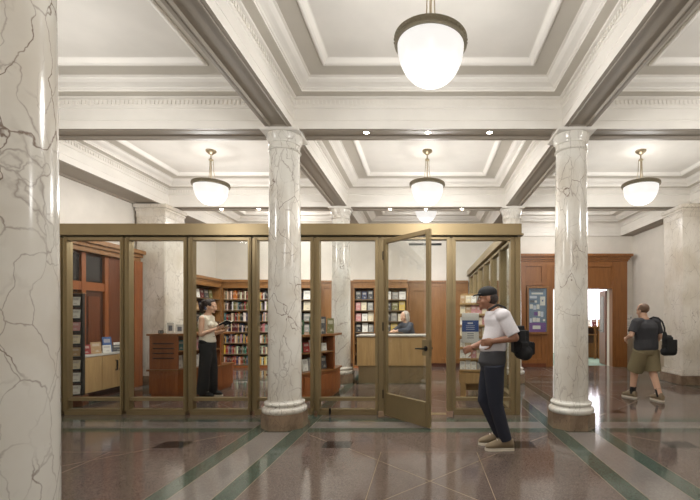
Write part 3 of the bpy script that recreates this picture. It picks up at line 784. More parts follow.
# notice on the wall by the corner
nt_ = thing('wall_notice', 'white paper notice on the wall beside the amber surround', 'notice', (5.735, YB, 0))
B((0, .20, -.012, 0, .86, 1.46), mat=M['white']).build('sheet', nt_)
m = MB(); m.box(.03, .13, -.014, -.012, 1.335, 1.35, M['black']); m.box(.15, .165, -.014, -.012, 1.34, 1.40, M['black']); m.box(.165, .18, -.014, -.012, 1.385, 1.40, M['black'])
for k in range(4): m.box(.03, .165, -.014, -.012, 1.25 - .05 * k, 1.258 - .05 * k, M['greyprint'])
m.build('print', nt_, smooth=0)
# open door leaf and the room beyond
dl = thing('wood_door', 'brown wooden door leaf opened into the bright room', 'door', (5.27, YB + .17, 0), math.radians(82))
B((.0, .62, -.022, .022, .01, 2.17), mat=M['redwood'], bev=.004).build('leaf', dl)
m = MB(); m.bbox(.14, .5, .022, .03, .95, 2.0, M['darkglass'], .003); m.build('dark_pane', dl)
m = MB(); m.cap((.56, .06, 1.0), (.46, .06, 1.0), .01, .008, M['black']); m.tube([(.56, .02, 1.0), (.56, .06, 1.0)], .01, M['black']); m.build('lever_handle', dl)
r2 = MB(); r2.box(2.6, 7.4, YB + .1, 17, -.06, -.002, M['carpet']); struct(r2.build('floor_2', smooth=0))
r2 = MB(); r2.box(2.5, 7.5, 16.2, 16.35, 0, 3.3, M['plaster']); r2.box(2.45, 2.6, YB + .15, 16.3, 0, 3.3, M['plaster']); r2.box(7.4, 7.55, YB + .15, 16.3, 0, 3.3, M['plaster']); struct(r2.build('wall_room', smooth=0))
r2 = MB(); r2.box(2.4, 7.6, YB + .15, 16.4, 3.2, 3.3, M['plaster']); struct(r2.build('ceiling_2', smooth=0))
wn = MB(); wn.box(5.6, 7.2, 16.17, 16.19, .5, 3.0, M['daylight']); wn.bbox(5.55, 7.25, 16.15, 16.2, .44, .5, M['white'], .004); wn.bbox(6.72, 6.76, 16.14, 16.2, .5, 3.0, M['white'], .004); struct(wn.build('window_1'))
bc = thing('low_bookcase', 'low honey wood book table with square legs in the room beyond', 'bookcase', (5.30, 13.9, 0))
B((0, 1.3, 0, .5, 1.04, 1.09), mat=M['oak'], bev=.004).build('table_top', bc)
B((.04, 1.26, .03, .47, .78, .82), mat=M['oak'], bev=.004).build('shelf', bc)
B((.04, 1.26, .44, .46, .5, 1.04), mat=M['shelfback']).build('back_panel', bc)
for a in (.02, .46, .58, 1.22):
    B((a, a + .07, .02, .09, 0, 1.04), mat=M['oak'], bev=.004).build('leg', bc)
B((.02, 1.28, .42, .48, 0, .5), mat=M['oak'], bev=.004).build('kick_panel', bc)
for k, cn in enumerate(['brown', 'white', 'maroon', 'tan', 'orange', 'navy']):
    put(ME_FACE, 'display_book', (5.34 + .2 * k, 14.05, 1.092), (.16, .03, .24), CD[cn], f'{cn} book propped on the low book table in the room beyond, {ORD[k]} along', 'book', 'books on the low table', tilt=-.2)
rl = bpy.data.lights.new('room_light', 'AREA'); rl.energy = 130; rl.size = 1.6; rl.color = (.95, .95, 1)
ro = bpy.data.objects.new('room_light', rl); COL.objects.link(ro); ro.location = (5.2, 14.2, 3.15)

# ------------------------------------------------------------------ vent above the desk
vt = thing('wall_vent', 'long black slot vent high on the cream wall behind the desk', 'vent', (-.43, YB, 3.47))
m = MB(); m.bbox(0, .93, -.02, -.001, -.03, .03, M['black'], .003); m.build('frame', vt)
for k in range(3): B((.02, .91, -.03, -.02, -.02 + .016 * k, -.012 + .016 * k), mat=M['black']).build('blade', vt)

# ------------------------------------------------------------------ portal in the side wall of the shop
pt = thing('wood_portal', 'dark panelled wooden doorway in the shop\'s side wall with glazed transoms', 'doorway', (XL, 6.0, 0))
L_ = 2.34     # y extent; local y from 0
m = MB(); m.box(.0, .04, .0, L_, 0, 2.55, M['darkwood']); m.build('backing', pt)
m = MB()
m.bbox(0, .26, L_ - .24, L_, 0, 2.5, M['cherry'], .006); m.build('jamb', pt)
m = MB(); m.bbox(0, .26, -.0, .12, 0, 2.5, M['cherry'], .006); m.build('jamb', pt)
m = MB()
for z0, z1, d in ((2.5, 2.58, .22), (2.58, 2.64, .27), (2.64, 2.72, .33)): m.bbox(0, d, -.02, L_, z0, z1, M['oak'], .008)
m.build('cornice', pt)
for yy in (.72, 1.02, 1.53): B((.04, .12, yy, yy + .09, 0, 2.5), mat=M['cherry'], bev=.004).build('stile', pt)
B((.04, .115, .12, 1.53, 1.85, 2.0), mat=M['cherry'], bev=.004).build('transom_rail', pt)
for a, b in ((.12, .72), (.81, 1.02), (1.11, 1.53)): B((.04, .07, a, b, 2.0, 2.46), mat=M['darkglass']).build('transom_pane', pt)
B((.04, .12, 1.62, L_ - .24, 0, 2.5), mat=M['redwood'], bev=.004).build('side_panel', pt)
for a, b in ((.12, .72), (1.11, 1.53)):
    m = MB(); m.bbox(.04, .08, a, b, 0, 1.85, M['darkwood'], .004); m.bbox(.08, .09, a + .08, b - .08, .9, 1.75, M['redwood'], .004); m.build('door_leaf', pt)

# pale cabinet against that wall
cb = thing('wall_cabinet', 'pale maple cabinet with grey top and two small bar handles', 'cabinet', (-5.50, 6.66, 0))
D = .40; LB = 1.04
m = MB(); m.bbox(-D, 0, 0, LB, .14, .73, M['pale'], .004); m.build('body', cb)
m = MB(); m.bbox(-D, .03, -.02, LB + .02, .73, .765, M['stone'], .004); m.build('worktop', cb)
m = MB(); m.box(-D, -.05, .02, LB - .02, 0, .14, M['darkwood']); m.build('kick_panel', cb)
for a, b, hs in ((.004, .356, []), (.360, .712, [.67]), (.716, 1.036, [.76])):
    d = B((.0, .018, a, b, .145, .725), mat=M['pale'], bev=.003).build('door', cb)
    for h_ in hs:
        m = MB(); m.tube([(.018, h_, .45), (.045, h_, .45), (.045, h_, .62), (.018, h_, .62)], .011, M['black'], 8); m.build('handle', d)
its = [(.10, 'red', .16, .16), (.25, 'tan', .15, .2), (.34, 'dark grey', .15, .13), (.50, 'white', .13, .13), (.60, 'blue', .14, .27), (.72, 'dark grey', .18, .12), (.86, 'white', .13, .16)]
for k, (yy, cn, w_, h_) in enumerate(its):
    put(ME_FACE, 'display_book', (-5.62 + (.04 if k % 2 else -.03), 6.66 + yy, .767), (w_, .02, h_), CD[cn], f'small {cn} book or card standing on the pale cabinet, {ORD[k]} from the brochure rack', 'book', 'cards and books on the pale cabinet', PI / 2 - .5, tilt=-.18)

# brochure rack
br = thing('brochure_rack', 'tall dark brochure rack with pale leaflets on a red wood base', 'rack', (-5.5, 6.36, 0), .32)
B((.165, .185, 0.01, .10, .16, 1.75), mat=M['black'], bev=.003).build('side_panel', br)
B((-.185, -.165, 0.01, .10, .16, 1.75), mat=M['black'], bev=.003).build('side_panel', br)
B((-.165, .165, .085, .10, .16, 1.75), mat=M['darkwood']).build('back_panel', br)
B((-.2, .2, -.02, .11, 1.75, 1.77), mat=M['oak'], bev=.003).build('top_board', br)
B((-.21, .21, -.05, .16, 0, .16), mat=M['redwood'], bev=.005).build('base', br)
for k in range(8): B((-.165, .165, .0, .085, .165 + .197 * k, .18 + .197 * k), mat=M['black']).build('shelf', br)
TIER = ['lowest', 'second-lowest', 'third-lowest', 'fourth-lowest', 'fourth-highest', 'third-highest', 'second-highest', 'highest']
for k in range(8):
    for j in range(2):
        cn = ['white', 'cream', 'white', 'cream', 'pink', 'white', 'tan', 'white'][(k * 3 + j * 5) % 8]
        x = -.155 + .162 * j; cs, sn = math.cos(.32), math.sin(.32); lx, ly = x, -.002
        put(ME_FACE, 'brochure', (-5.5 + lx * cs - ly * sn, 6.36 + lx * sn + ly * cs, .188 + .197 * k), (.145, .012, .135), CD[cn],
            f'{cn} brochure in the {TIER[k]} tier of the dark rack, {"inner" if j else "outer"} stack', 'brochure', 'brochures in the dark rack', .32, tilt=-.2)

# ------------------------------------------------------------------ kiosks
PA = [(0, 0), (.5, 0), (.92, .69), (.92, 1.15), (0, 1.15)]
def grow(poly, d):
    n = len(poly); out = []
    for i in range(n):
        p0, p1, p2 = V(poly[i - 1]), V(poly[i]), V(poly[(i + 1) % n])
        e1, e2 = (p1 - p0).normalized(), (p2 - p1).normalized()
        n1, n2 = V((e1.y, -e1.x)), V((e2.y, -e2.x)); b = (n1 + n2).normalized()
        q = p1 + b * d / max(.3, b.dot(n1)); out.append((q.x, q.y))
    return out
DIR = V((.42, .69)).normalized(); NRM = V((-DIR.y, DIR.x))
def make_kiosk(loc, label):
    t = thing('display_kiosk', label, 'display unit', loc, 0, 'wood display kiosks')
    m = MB(); m.prism(grow(PA, -.02), 0, .06, M['cherry']); m.prism(PA, .06, .445, M['cherry']); m.build('base', t)
    # raised panels on the base
    m = MB(); m.bbox(.06, .44, -.012, 0, .13, .40, M['cherry'], .005); m.build('base_panel', t)
    m = MB(); bm = bmesh.new(); bmesh.ops.create_cube(bm, size=1)
    T = Matrix.Translation((.5 + .42 * .5, .69 * .5, .265)) @ Matrix.Rotation(math.atan2(.69, .42), 4, 'Z') @ Matrix.Diagonal((.62, .03, .27, 1))
    bmesh.ops.bevel(bm, geom=bm.edges[:], offset=.02, segments=1, affect='EDGES'); m.add_bm(bm, M['cherry'], T); m.build('base_panel', t)
    m = MB(); m.prism(grow(PA, .03), .445, .478, M['surround']); m.build('ledge', t)
    core = [(0, .03), (.2, .03), (.26, .146), (.68, .836), (.68, 1.13), (0, 1.13)]
    m = MB(); m.prism(core, .478, 1.06, M['redwood']); m.build('core', t)
    m = MB(); m.bbox(.0, .5, 0, .03, .478, 1.06, M['cherry'], .004); 
    for k in range(4): m.bbox(.07, .43, -.018, 0, .66 + .085 * k, .682 + .085 * k, M['darkwood'], .004)
    m.build('end_panel', t)
    C = V(PA[2]); q = [C - DIR * .035, C, C + NRM * .26, C - DIR * .035 + NRM * .26]
    m = MB(); m.prism([(a.x, a.y) for a in q], .478, 1.06, M['cherry']); m.build('upright', t)
    Bp = V(PA[1]); q = [Bp + DIR * .01, C - DIR * .035, C - DIR * .035 + NRM * .27, Bp + DIR * .01 + NRM * .27]
    m = MB(); m.prism([(a.x, a.y) for a in q], .775, .795, M['oak']); m.build('shelf', t)
    m = MB(); m.prism(grow(PA, .03), 1.06, 1.095, M['surround']); m.build('top_board', t)
    return t
KA, KB = (-4.77, 7.15, 0), (-2.50, 6.62, 0)
k1 = make_kiosk(KA, 'wood display kiosk with slatted end, beside the reading woman')
copy_tree(k1, KB, 'wood display kiosk with shelves, behind the front marble column')
ang = math.atan2(.69, .42)
def kiosk_row(K, z, names, where, shelf, hs):
    s = .03
    for k, cn in enumerate(names):
        w_ = R.uniform(.10, .15); p_ = V(PA[1]) + DIR * s + NRM * .10
        if s + w_ > .75: break
        put(ME_FACE, 'display_book', (K[0] + p_.x, K[1] + p_.y, z + .0055), (w_, .03, R.uniform(*hs)), CD[cn], f'{cn} book, {ORD[k]} along the {shelf} shelf of {where}', 'book', 'books on the kiosks', ang, tilt=-.12)
        s += w_ + .012
n1 = 'the kiosk beside the woman'; n2 = 'the kiosk behind the front column'
kiosk_row(KA, .478, ['white', 'grey', 'white', 'white', 'cream', 'navy'], n1, 'lower', (.18, .24)); kiosk_row(KA, .795, ['teal', 'white', 'pink', 'cream', 'orange', 'white'], n1, 'upper', (.16, .21))
kiosk_row(KB, .478, ['green', 'white', 'grey', 'white', 'dark grey', 'white'], n2, 'lower', (.18, .24)); kiosk_row(KB, .795, ['green', 'red', 'white', 'white', 'white', 'cream'], n2, 'upper', (.12, .2))
def photo_frame(x, y, w_, h_, label, dark=False):
    t = thing('picture_frame', label, 'picture frame', (x, y, 1.096), .1)
    m = MB()
    for a, b, c, d in ((0, .012, 0, h_), (w_ - .012, w_, 0, h_), (.012, w_ - .012, 0, .012), (.012, w_ - .012, h_ - .012, h_)): m.bbox(a, b, 0, .016, c, d, M['black' if dark else 'white'], .002)
    m.build('frame', t)
    m = MB(); m.box(.012, w_ - .012, .004, .014, .012, h_ - .012, M['white']); m.box(w_ * .25, w_ * .75, .002, .004, h_ * .25, h_ * .75, M['greyprint']); m.build('picture', t, smooth=0)
    m = MB(); m.tube([(w_ / 2, .014, h_ * .7), (w_ / 2, .07, .004)], .004, M['black'], 6); m.build('stand', t)
photo_frame(-4.68, 7.25, .085, .055, 'tiny black framed card lying low on the slatted kiosk', True)
photo_frame(-4.53, 7.25, .125, .19, 'white framed picture on the slatted kiosk, the taller one')
photo_frame(-4.37, 7.24, .14, .16, 'white framed picture at the kiosk corner nearest the woman')
for k, (dx, dy, cn, w_, h_) in enumerate(((.56, .30, 'green', .15, .29), (.66, .45, 'dark grey', .14, .30), (.77, .68, 'olive', .12, .27), (.36, .12, 'green', .16, .24))):
    put(ME_FACE, 'display_book', (KB[0] + dx, KB[1] + dy + .05, 1.097), (w_, .03, h_), CD[cn], f'{cn} book standing on top of the kiosk behind the front column, {ORD[k]}', 'book', 'books on top of the kiosk', .25, tilt=-.12)
tag(B((0, .09, 0, .006, 0, .07), mat=M['white'], bev=.002).build('price_card', loc=(KB[0] + .66, KB[1] + .40, 1.096), rotz=.2), 'small white card on top of the kiosk behind the front column', 'card')

# ------------------------------------------------------------------ desk and card rack
dk = thing('service_desk', 'pale wood service desk with light top and metal kick band', 'desk', (-1.40, 8.60, 0))
DW = 1.50
m = MB(); m.bbox(0, DW, .0, .68, .37, .985, M['pale'], .004); m.build('front_panel', dk)
m = MB(); m.bbox(-.02, DW + .02, -.03, .72, .985, 1.015, M['stone'], .004); m.build('worktop', dk)
m = MB(); m.bbox(.03, DW - .0, .02, .66, .0, .37, M['kick'], .004); m.build('kick_band', dk)

cr = thing('card_rack', 'tiered greeting card rack of pale cards with wooden feet', 'card rack', (.60, 7.0, 0), -.12)
B((.02, .56, .28, .31, .1, 1.80), mat=M['pale'], bev=.003).build('back_panel', cr)
for k in range(7):
    z = .46 + .19 * k; y = .26 - .16 * (1 - k / 6)
    m = MB(); m.box(0, .58, y - .07, .28, z, z + .008, M['pale']); m.bbox(0, .58, y - .078, y - .07, z, z + .035, M['pale'], .002); m.build('tier', cr)
B((.0, .56, .0, .32, .26, .44), mat=M['pale'], bev=.004).build('base', cr)
for a in (.02, .46): B((a, a + .09, .02, .28, 0, .26), mat=M['pale'], bev=.004).build('leg', cr)
cs, sn = math.cos(-.12), math.sin(-.12)
TN = ['lowest', 'second-lowest', 'third-lowest', 'middle', 'third-highest', 'second-highest', 'highest']
PN = ['door end', 'second from door', 'third from door', 'third from side glazing', 'second from side glazing', 'side glazing end']
for k in range(7):
    z = .4745 + .19 * k; y = .26 - .16 * (1 - k / 6) - .055
    for j in range(6):
        lx = .008 + .095 * j
        cn = R.choice(['white', 'cream', 'white', 'white', 'tan', 'cream', 'grey', 'pink'])
        put(ME_FACE, 'greeting_card', (.60 + lx * cs - y * sn, 7.0 + lx * sn + y * cs, z), (.088, .014, R.uniform(.15, .178)), CD[cn], f'{cn} greeting card, {TN[k]} tier of the card rack, {PN[j]}', 'card', 'greeting cards in the tiered rack', -.12, tilt=-.3)
sg = thing('rack_sign', 'white sign with a blue header fixed on the card rack', 'sign', (.635, 6.91, 0))
B((0, .285, 0, .008, .955, 1.455), mat=M['white'], bev=.002).build('sign_board', sg)
m = MB(); m.box(0.003, .282, -.002, 0, 1.14, 1.33, M['blue'])
m.box(.095, .185, -.003, -.002, 1.27, 1.295, M['paleprint'])
for k in range(3): m.box(.07, .215, -.003, -.002, 1.235 - .03 * k, 1.243 - .03 * k, M['paleprint'])
for k in range(3): m.box(.09, .20, -.002, 0, 1.10 - .035 * k, 1.112 - .035 * k, M['greyprint'])
m.build('print', sg, smooth=0)
m = MB(); m.tube([(.14, .01, 1.2), (.14, .20, 1.2)], .006, M['black'], 8); m.build('bracket', sg)

# ------------------------------------------------------------------ people
def finish(mb, name, parent, voxel=.006, it=3, paint=None):
    me = mb.mesh(name, smooth=40)
    o = bpy.data.objects.new(name, me); COL.objects.link(o)
    r = o.modifiers.new('r', 'REMESH'); r.mode = 'VOXEL'; r.voxel_size = voxel; r.use_smooth_shade = True
    s = o.modifiers.new('s', 'SMOOTH'); s.factor = .5; s.iterations = it
    bpy.context.view_layer.update()
    dg = bpy.context.evaluated_depsgraph_get()
    me2 = bpy.data.meshes.new_from_object(o.evaluated_get(dg), depsgraph=dg)
    o.modifiers.clear(); o.data = me2; me2.name = name
    me2.materials.clear()
    for m_ in mb.mats: me2.materials.append(m_)
    for p_ in me2.polygons: p_.material_index = 0; p_.use_smooth = True
    if paint:
        for m_ in paint[0]: me2.materials.append(m_)
        for p_ in me2.polygons:
            k = paint[1](p_.center)
            if k: p_.material_index = k
    o.parent = parent
    return o
def axis_basis(d, hint):
    d = V(d).normalized(); n = V(hint); n = (n - d * n.dot(d)).normalized(); return d, n, d.cross(n)
def add_hand(mb, wrist, d, palm_n, thumb_sign, curl, mat, sc=1.0):
    """d: direction of the fingers; palm_n: the way the palm faces"""
    d, n, s = axis_basis(d, palm_n); s = s * thumb_sign; wrist = V(wrist)
    mx = Matrix((( s.x, d.x, n.x, 0), (s.y, d.y, n.y, 0), (s.z, d.z, n.z, 0), (0, 0, 0, 1)))
    mb.ball(wrist + d * .045 * sc, (.040 * sc, .052 * sc, .017 * sc), mat, mx)
    for off, ln in ((.030, .070), (.010, .079), (-.011, .073), (-.030, .056)):
        p0 = wrist + d * .078 * sc + s * off * sc; a = curl * .5; dirn = d * math.cos(a) + n * math.sin(a)
        rr = (.0092, .0086, .0078, .0068)
        mb.cap(p0 - d * .03 * sc, p0, .0105, rr[0], mat, 10)
        for q in range(3):
            p1 = p0 + dirn * ln * sc * (.45, .31, .24)[q]; mb.cap(p0, p1, rr[q], rr[q + 1], mat, 10); p0 = p1
            a += curl; dirn = d * math.cos(a) + n * math.sin(a)
    p0 = wrist + d * .022 * sc + s * .030 * sc
    p1 = p0 + (d * .55 + s * .7 + n * .25).normalized() * .042 * sc; p2 = p1 + (d * .8 + s * .25 + n * (.2 + .3 * curl)).normalized() * .032 * sc; p3 = p2 + (d * .9 + n * (.2 + .4 * curl)).normalized() * .024 * sc
    for a_, b_, r0, r1 in ((p0, p1, .013, .0105), (p1, p2, .0105, .009), (p2, p3, .009, .0075)): mb.cap(a_, b_, r0, r1, mat, 10)
def head_matrix(c, yaw, pitch, roll=0):
    return Matrix.Translation(V(c)) @ Matrix.Rotation(yaw, 4, 'Z') @ Matrix.Rotation(pitch, 4, 'X') @ Matrix.Rotation(roll, 4, 'Y')
def add_head(mb, HM, mat, k=1.0):
    R3 = HM.to_3x3().to_4x4(); P = lambda *c: HM @ (V(c) * k)
    mb.ball(P(0, -.012, .032), (.076 * k, .097 * k, .086 * k), mat, R3)
    mb.ball(P(0, .026, -.030), (.062 * k, .066 * k, .080 * k), mat, R3)
    mb.ball(P(0, .048, -.072), (.044 * k, .040 * k, .036 * k), mat, R3)
    mb.cap(P(0, .072, -.100), P(0, .066, -.094), .019 * k, .02 * k, mat)
    mb.cap(P(0, .086, .010), P(0, .107, -.034), .008 * k, .014 * k, mat)
    for s in (-1, 1):
        mb.ball(P(s * .013, .094, -.038), .010 * k, mat); mb.ball(P(s * .031, .074, .0), .0155 * k, mat)
        mb.cap(P(s * .014, .086, .020), P(s * .05, .070, .022), .009 * k, .008 * k, mat)
        mb.ball(P(s * .078, -.006, -.012), (.010 * k, .021 * k, .032 * k), mat, R3)
        mb.ball(P(s * .044, .052, -.032), (.022 * k, .022 * k, .022 * k), mat, R3)
    mb.ball(P(0, .086, -.066), (.024 * k, .011 * k, .007 * k), mat, R3); mb.ball(P(0, .083, -.077), (.020 * k, .011 * k, .007 * k), mat, R3)
def face_paint(HM, k=1.0):
    inv = HM.inverted()
    def f(c):
        q = (inv @ V(c)) / k
        for s in (-1, 1):
            if q.y > .074:
                d = math.hypot(q.x - s * .031, (q.z - .0) * 1.5)
                if d < .0062: return 2
                if d < .013: return 1
        if q.y > .083 and abs(q.x) < .025 and -.084 < q.z < -.058: return 3
        return 0
    return ([M['eye'], M['iris'], M['lip']], f)
def add_torso(mb, pel, waist, chest, neck, mat, wd, grow_=0.0, top=True, bottom=.09, tp=None):
    """rings from crotch to neck; wd = (hip, waist, chest half widths), depths follow"""
    pel, waist, chest, neck = map(V, (pel, waist, chest, neck)); g = grow_
    X, Y = V((1, 0, 0)), V((0, 1, 0))
    hip, wa, ch = wd
    r = [(pel - V((0, 0, bottom)), hip * .93 + g, .098 + g), (pel - V((0, 0, bottom * .3)), hip + g, .118 + g), ((pel + waist) / 2, (hip + wa) / 2 + .008 + g, .108 + g), (waist, wa + g, .098 + g),
         ((waist + chest) / 2, (wa + ch) / 2 + g, .105 + g), (chest, ch + g, .116 + g), (chest + (neck - chest) * .45, ch * .99 + g, .105 + g), (chest + (neck - chest) * .75, ch * .78 + g, .082 + g), (chest + (neck - chest) * .95, .075 + g, .066 + g)]
    if top: r.append((neck + V((0, .0, .03)), .056 + g * .3, .058 + g * .3))
    mb.loft([(c, X * a, Y * b) for c, a, b in r], mat, 28)
def limb(mb, pts, rs, mat):
    for i in range(len(pts) - 1): mb.cap(pts[i], pts[i + 1], rs[i], rs[i + 1], mat)
def sleeve(mb, pts, rs, mat):
    mb.cap(pts[0], pts[0] + (V(pts[1]) - V(pts[0])) * .02, rs[0], rs[0], mat); mb.tube(pts, rs, mat, 18)
def shoe(parent, ankle, fwd, L, mat, solemat, name='shoe', pitch=0):
    """ankle: point above heel; sole at local z=0"""
    fwd = V(fwd).normalized(); sd = V((fwd.y, -fwd.x, 0))
    t = Matrix(((sd.x, fwd.x, 0, ankle[0]), (sd.y, fwd.y, 0, ankle[1]), (0, 0, 1, ankle[2]), (0, 0, 0, 1))) @ Matrix.Rotation(pitch, 4, 'X')
    m = MB(); rings = []
    for yy, w_, h_ in ((-.078, .018, .06), (-.068, .036, .10), (-.02, .041, .13), (.03, .043, .125), (.08, .047, .095), (.13, .050, .072), (.17, .044, .056), (.198, .022, .034)):
        yy *= L / .28; rings.append((t @ V((0, yy, .018 + h_ / 2)), t.to_3x3() @ V((w_, 0, 0)), t.to_3x3() @ V((0, 0, h_ / 2))))
    m.loft(rings, mat, 20); o = m.build(name, parent)
    m = MB(); pts = []
    for yy, w_ in ((-.08, .012), (-.07, .033), (-.02, .039), (.03, .040), (.08, .047), (.13, .051), (.175, .044), (.203, .018)): pts.append((w_, yy * L / .28))
    poly = pts + [(-a, b) for a, b in pts[::-1]]
    n = len(poly); vs = [t @ V((a, b, 0)) for a, b in poly] + [t @ V((a * .97, b * .99, .026)) for a, b in poly]
    m.raw(vs, [tuple(range(n))[::-1], tuple(range(n, 2 * n))] + [(i, (i + 1) % n, n + (i + 1) % n, n + i) for i in range(n)], solemat)
    m.build('sole', o)
    m = MB()
    for yy in (.035, .06, .085): m.tube([t @ V((a * .03, yy * L / .28, .018 + .128 - (yy - .02) * .55)) for a in (-1, 0, 1)], .004, solemat, 6)
    m.build('laces', o)
    return o

# --- woman reading: faces +x
wm = thing('person', 'person in cream sleeveless top and black wide trousers reading an open book', 'person', (-3.74, 7.14, 0), -PI / 2)
HM = head_matrix((0, .045, 1.575), 0, -.16)
b = MB(); sk = M['skin']
PEL, WA, CH, NK = (0, -.01, .93), (0, -.02, 1.09), (0, -.035, 1.27), (0, -.01, 1.425)
add_torso(b, PEL, WA, CH, NK, sk, (.155, .118, .140)); add_head(b, HM, sk, .96)
b.cap((0, -.015, 1.40), (0, .02, 1.50), .050, .048, sk)
arms = {1: [V((.165, -.02, 1.36)), V((.205, -.02, 1.09)), V((.10, .20, 1.19))], -1: [V((-.165, -.02, 1.36)), V((-.205, .0, 1.09)), V((-.09, .22, 1.14))]}
for s, p3 in arms.items():
    limb(b, [V((s * .10, -.02, 1.37))] + p3, [.045, .046, .036, .025], sk)
    d = p3[2] - p3[1]; add_hand(b, p3[2], (d.normalized() + V((-s * .1, .5, .25))).normalized(), (-s * .55, -.1, .8), s, .35, sk, .92)
for s in (-1, 1): limb(b, [V((s * .085, 0, .88)), V((s * .09, .02, .48)), V((s * .09, -.03, .09)), V((s * .09, .09, .045))], [.078, .052, .038, .03], sk)
finish(b, 'body', wm, .0055, 3, face_paint(HM, .96))
m = MB(); add_torso(m, (0, -.01, .98), WA, CH, NK, M['cream'], (.15, .120, .142), .014, top=False, bottom=.05)
for s in (-1, 1): m.ball((s * .135, -.02, 1.365), (.052, .064, .055), M['cream'])
m.ball((.06, .075, 1.25), (.065, .055, .06), M['cream']); m.ball((-.06, .075, 1.25), (.065, .055, .06), M['cream'])
finish(m, 'sleeveless_top', wm, .007, 4)
m = MB(); add_torso(m, (0, -.01, .90), (0, -.02, 1.04), (0, -.02, 1.05), (0, -.02, 1.06), M['blacktex'], (.160, .13, .128), .016, top=False)
for s in (-1, 1): m.tube([V((s * .082, -.015, .92)), V((s * .088, s * .01, .75)), V((s * .092, s * -.02, .48)), V((s * .092, s * -.03 - .02, .07))], [.104, .100, .092, .098], M['blacktex'], 22)
finish(m, 'wide_trousers', wm, .008, 4)
m = MB(); K = lambda *c: HM @ V(c)
m.ball(K(0, -.035, .045), (.082, .088, .084), M['brownhair'], HM.to_3x3().to_4x4()); m.ball(K(0, .004, .085), (.068, .052, .038), M['brownhair'], HM.to_3x3().to_4x4())
for s in (-1, 1): m.ball(K(s * .064, -.005, .035), (.02, .045, .045), M['brownhair'], HM.to_3x3().to_4x4())
m.ball(K(0, -.135, .055), (.035, .042, .042), M['brownhair']); limb(m, [K(0, -.13, .05), K(0, -.15, -.02), K(0, -.145, -.10), K(0, -.13, -.15)], [.030, .040, .034, .012], M['brownhair'])
h = finish(m, 'hair', wm, .006, 3); h['label'] = 'dark brown ponytail'
shoe(wm, (.09, -.03, 0), (.1, 1, 0), .25, M['blacktex'], M['sole']); shoe(wm, (-.09, .02, 0), (-.1, 1, 0), .25, M['blacktex'], M['sole'])
ob = thing('open_book', 'open book held in the reading woman\'s hands', 'book', (-3.74 + .315, 7.14, 1.255), -PI / 2)
for s in (-1, 1):
    m = MB(); a = .30; T = Matrix.Rotation(-s * a, 4, 'Y') 
    T = Matrix.Rotation(.5, 4, 'X') @ T
    bm = bmesh.new(); bmesh.ops.create_cube(bm, size=1); m.add_bm(bm, M['navy'], T @ Matrix.Translation((s * .07, 0, -.008)) @ Matrix.Diagonal((.145, .205, .004, 1))); m.build('cover', ob, smooth=0)
    m = MB(); bm = bmesh.new(); bmesh.ops.create_cube(bm, size=1); m.add_bm(bm, M['pages'], T @ Matrix.Translation((s * .066, 0, 0)) @ Matrix.Diagonal((.13, .195, .012, 1))); m.build('page_block', ob, smooth=0)

# --- man walking through the hall: faces -x
wk = thing('person', 'person in cap, white shirt and dark jeans striding past the glass door', 'person', (.775, 4.37, 0), PI / 2)
sk = M['skin2']
HM = head_matrix((0, .105, 1.575), -.05, -.08)
PEL, WA, CH, NK = (0, .05, .90), (0, .02, 1.09), (0, -.015, 1.28), (0, .03, 1.45)
b = MB(); add_torso(b, PEL, WA, CH, NK, sk, (.160, .145, .165)); add_head(b, HM, sk); b.cap((0, .03, 1.42), (0, .075, 1.51), .056, .055, sk)
arms = {1: [V((.195, -.02, 1.39)), V((.225, .05, 1.13)), V((.16, .24, 1.05))], -1: [V((-.195, -.03, 1.39)), V((-.235, -.14, 1.17)), V((-.20, .075, 1.135))]}
for s, p3 in arms.items():
    limb(b, [V((s * .11, -.01, 1.40))] + p3, [.055, .054, .041, .028], sk)
    d = p3[2] - p3[1]; add_hand(b, p3[2], d, (-s, 0, 0), 1 if False else s * -1, .55, sk)
legR = [V((.09, .05, .86)), V((.095, .12, .49)), V((.09, -.05, .10))]; legL = [V((-.09, .05, .86)), V((-.09, .03, .47)), V((-.095, -.075, .10))]
for L3 in (legR, legL): limb(b, L3 + [L3[2] + V((0, .12, -.055))], [.088, .060, .042, .032], sk)
finish(b, 'body', wk, .0055, 3, face_paint(HM))
m = MB(); add_torso(m, (0, .045, 1.07), (0, .03, 1.15), CH, NK, M['whitetex'], (.162, .155, .170), .026, top=False, bottom=.06)
for s, p3 in arms.items():
    e = p3[0] + (p3[1] - p3[0]) * .86; m.cap(V((s * .10, -.01, 1.405)), p3[0], .07, .076, M['whitetex']); m.tube([p3[0] + V((-s * .02, 0, .02)), p3[0] + (p3[1] - p3[0]) * .4, e], [.074, .072, .074], M['whitetex'], 20)
finish(m, 'white_shirt', wk, .007, 4)
m = MB(); add_torso(m, (0, .055, .93), (0, .04, 1.06), (0, .04, 1.07), (0, .04, 1.08), M['charcoal'], (.164, .152, .150), .026, top=False, bottom=.07)
finish(m, 'dark_tee_hem', wk, .007, 4)
m = MB(); add_torso(m, PEL, (0, .04, 1.02), (0, .04, 1.03), (0, .04, 1.04), M['navy'], (.165, .155, .15), .015, top=False)
for L3 in (legR, legL): m.tube([L3[0] + V((0, 0, .02)), L3[0] + (L3[1] - L3[0]) * .6, L3[1], L3[1] + (L3[2] - L3[1]) * .6, L3[2] + V((0, 0, .0))], [.108, .092, .076, .068, .064], M['navy'], 22)
finish(m, 'jeans', wk, .007, 4)
m = MB(); RM = HM.to_3x3().to_4x4(); K = lambda *c: HM @ V(c)
m.ball(K(0, -.045, .0), (.079, .072, .075), M['brownhair'], RM); h = finish(m, 'hair', wk, .006, 2)
m = MB(); m.ball(K(0, -.010, .060), (.085, .104, .074), M['blacktex'], RM)
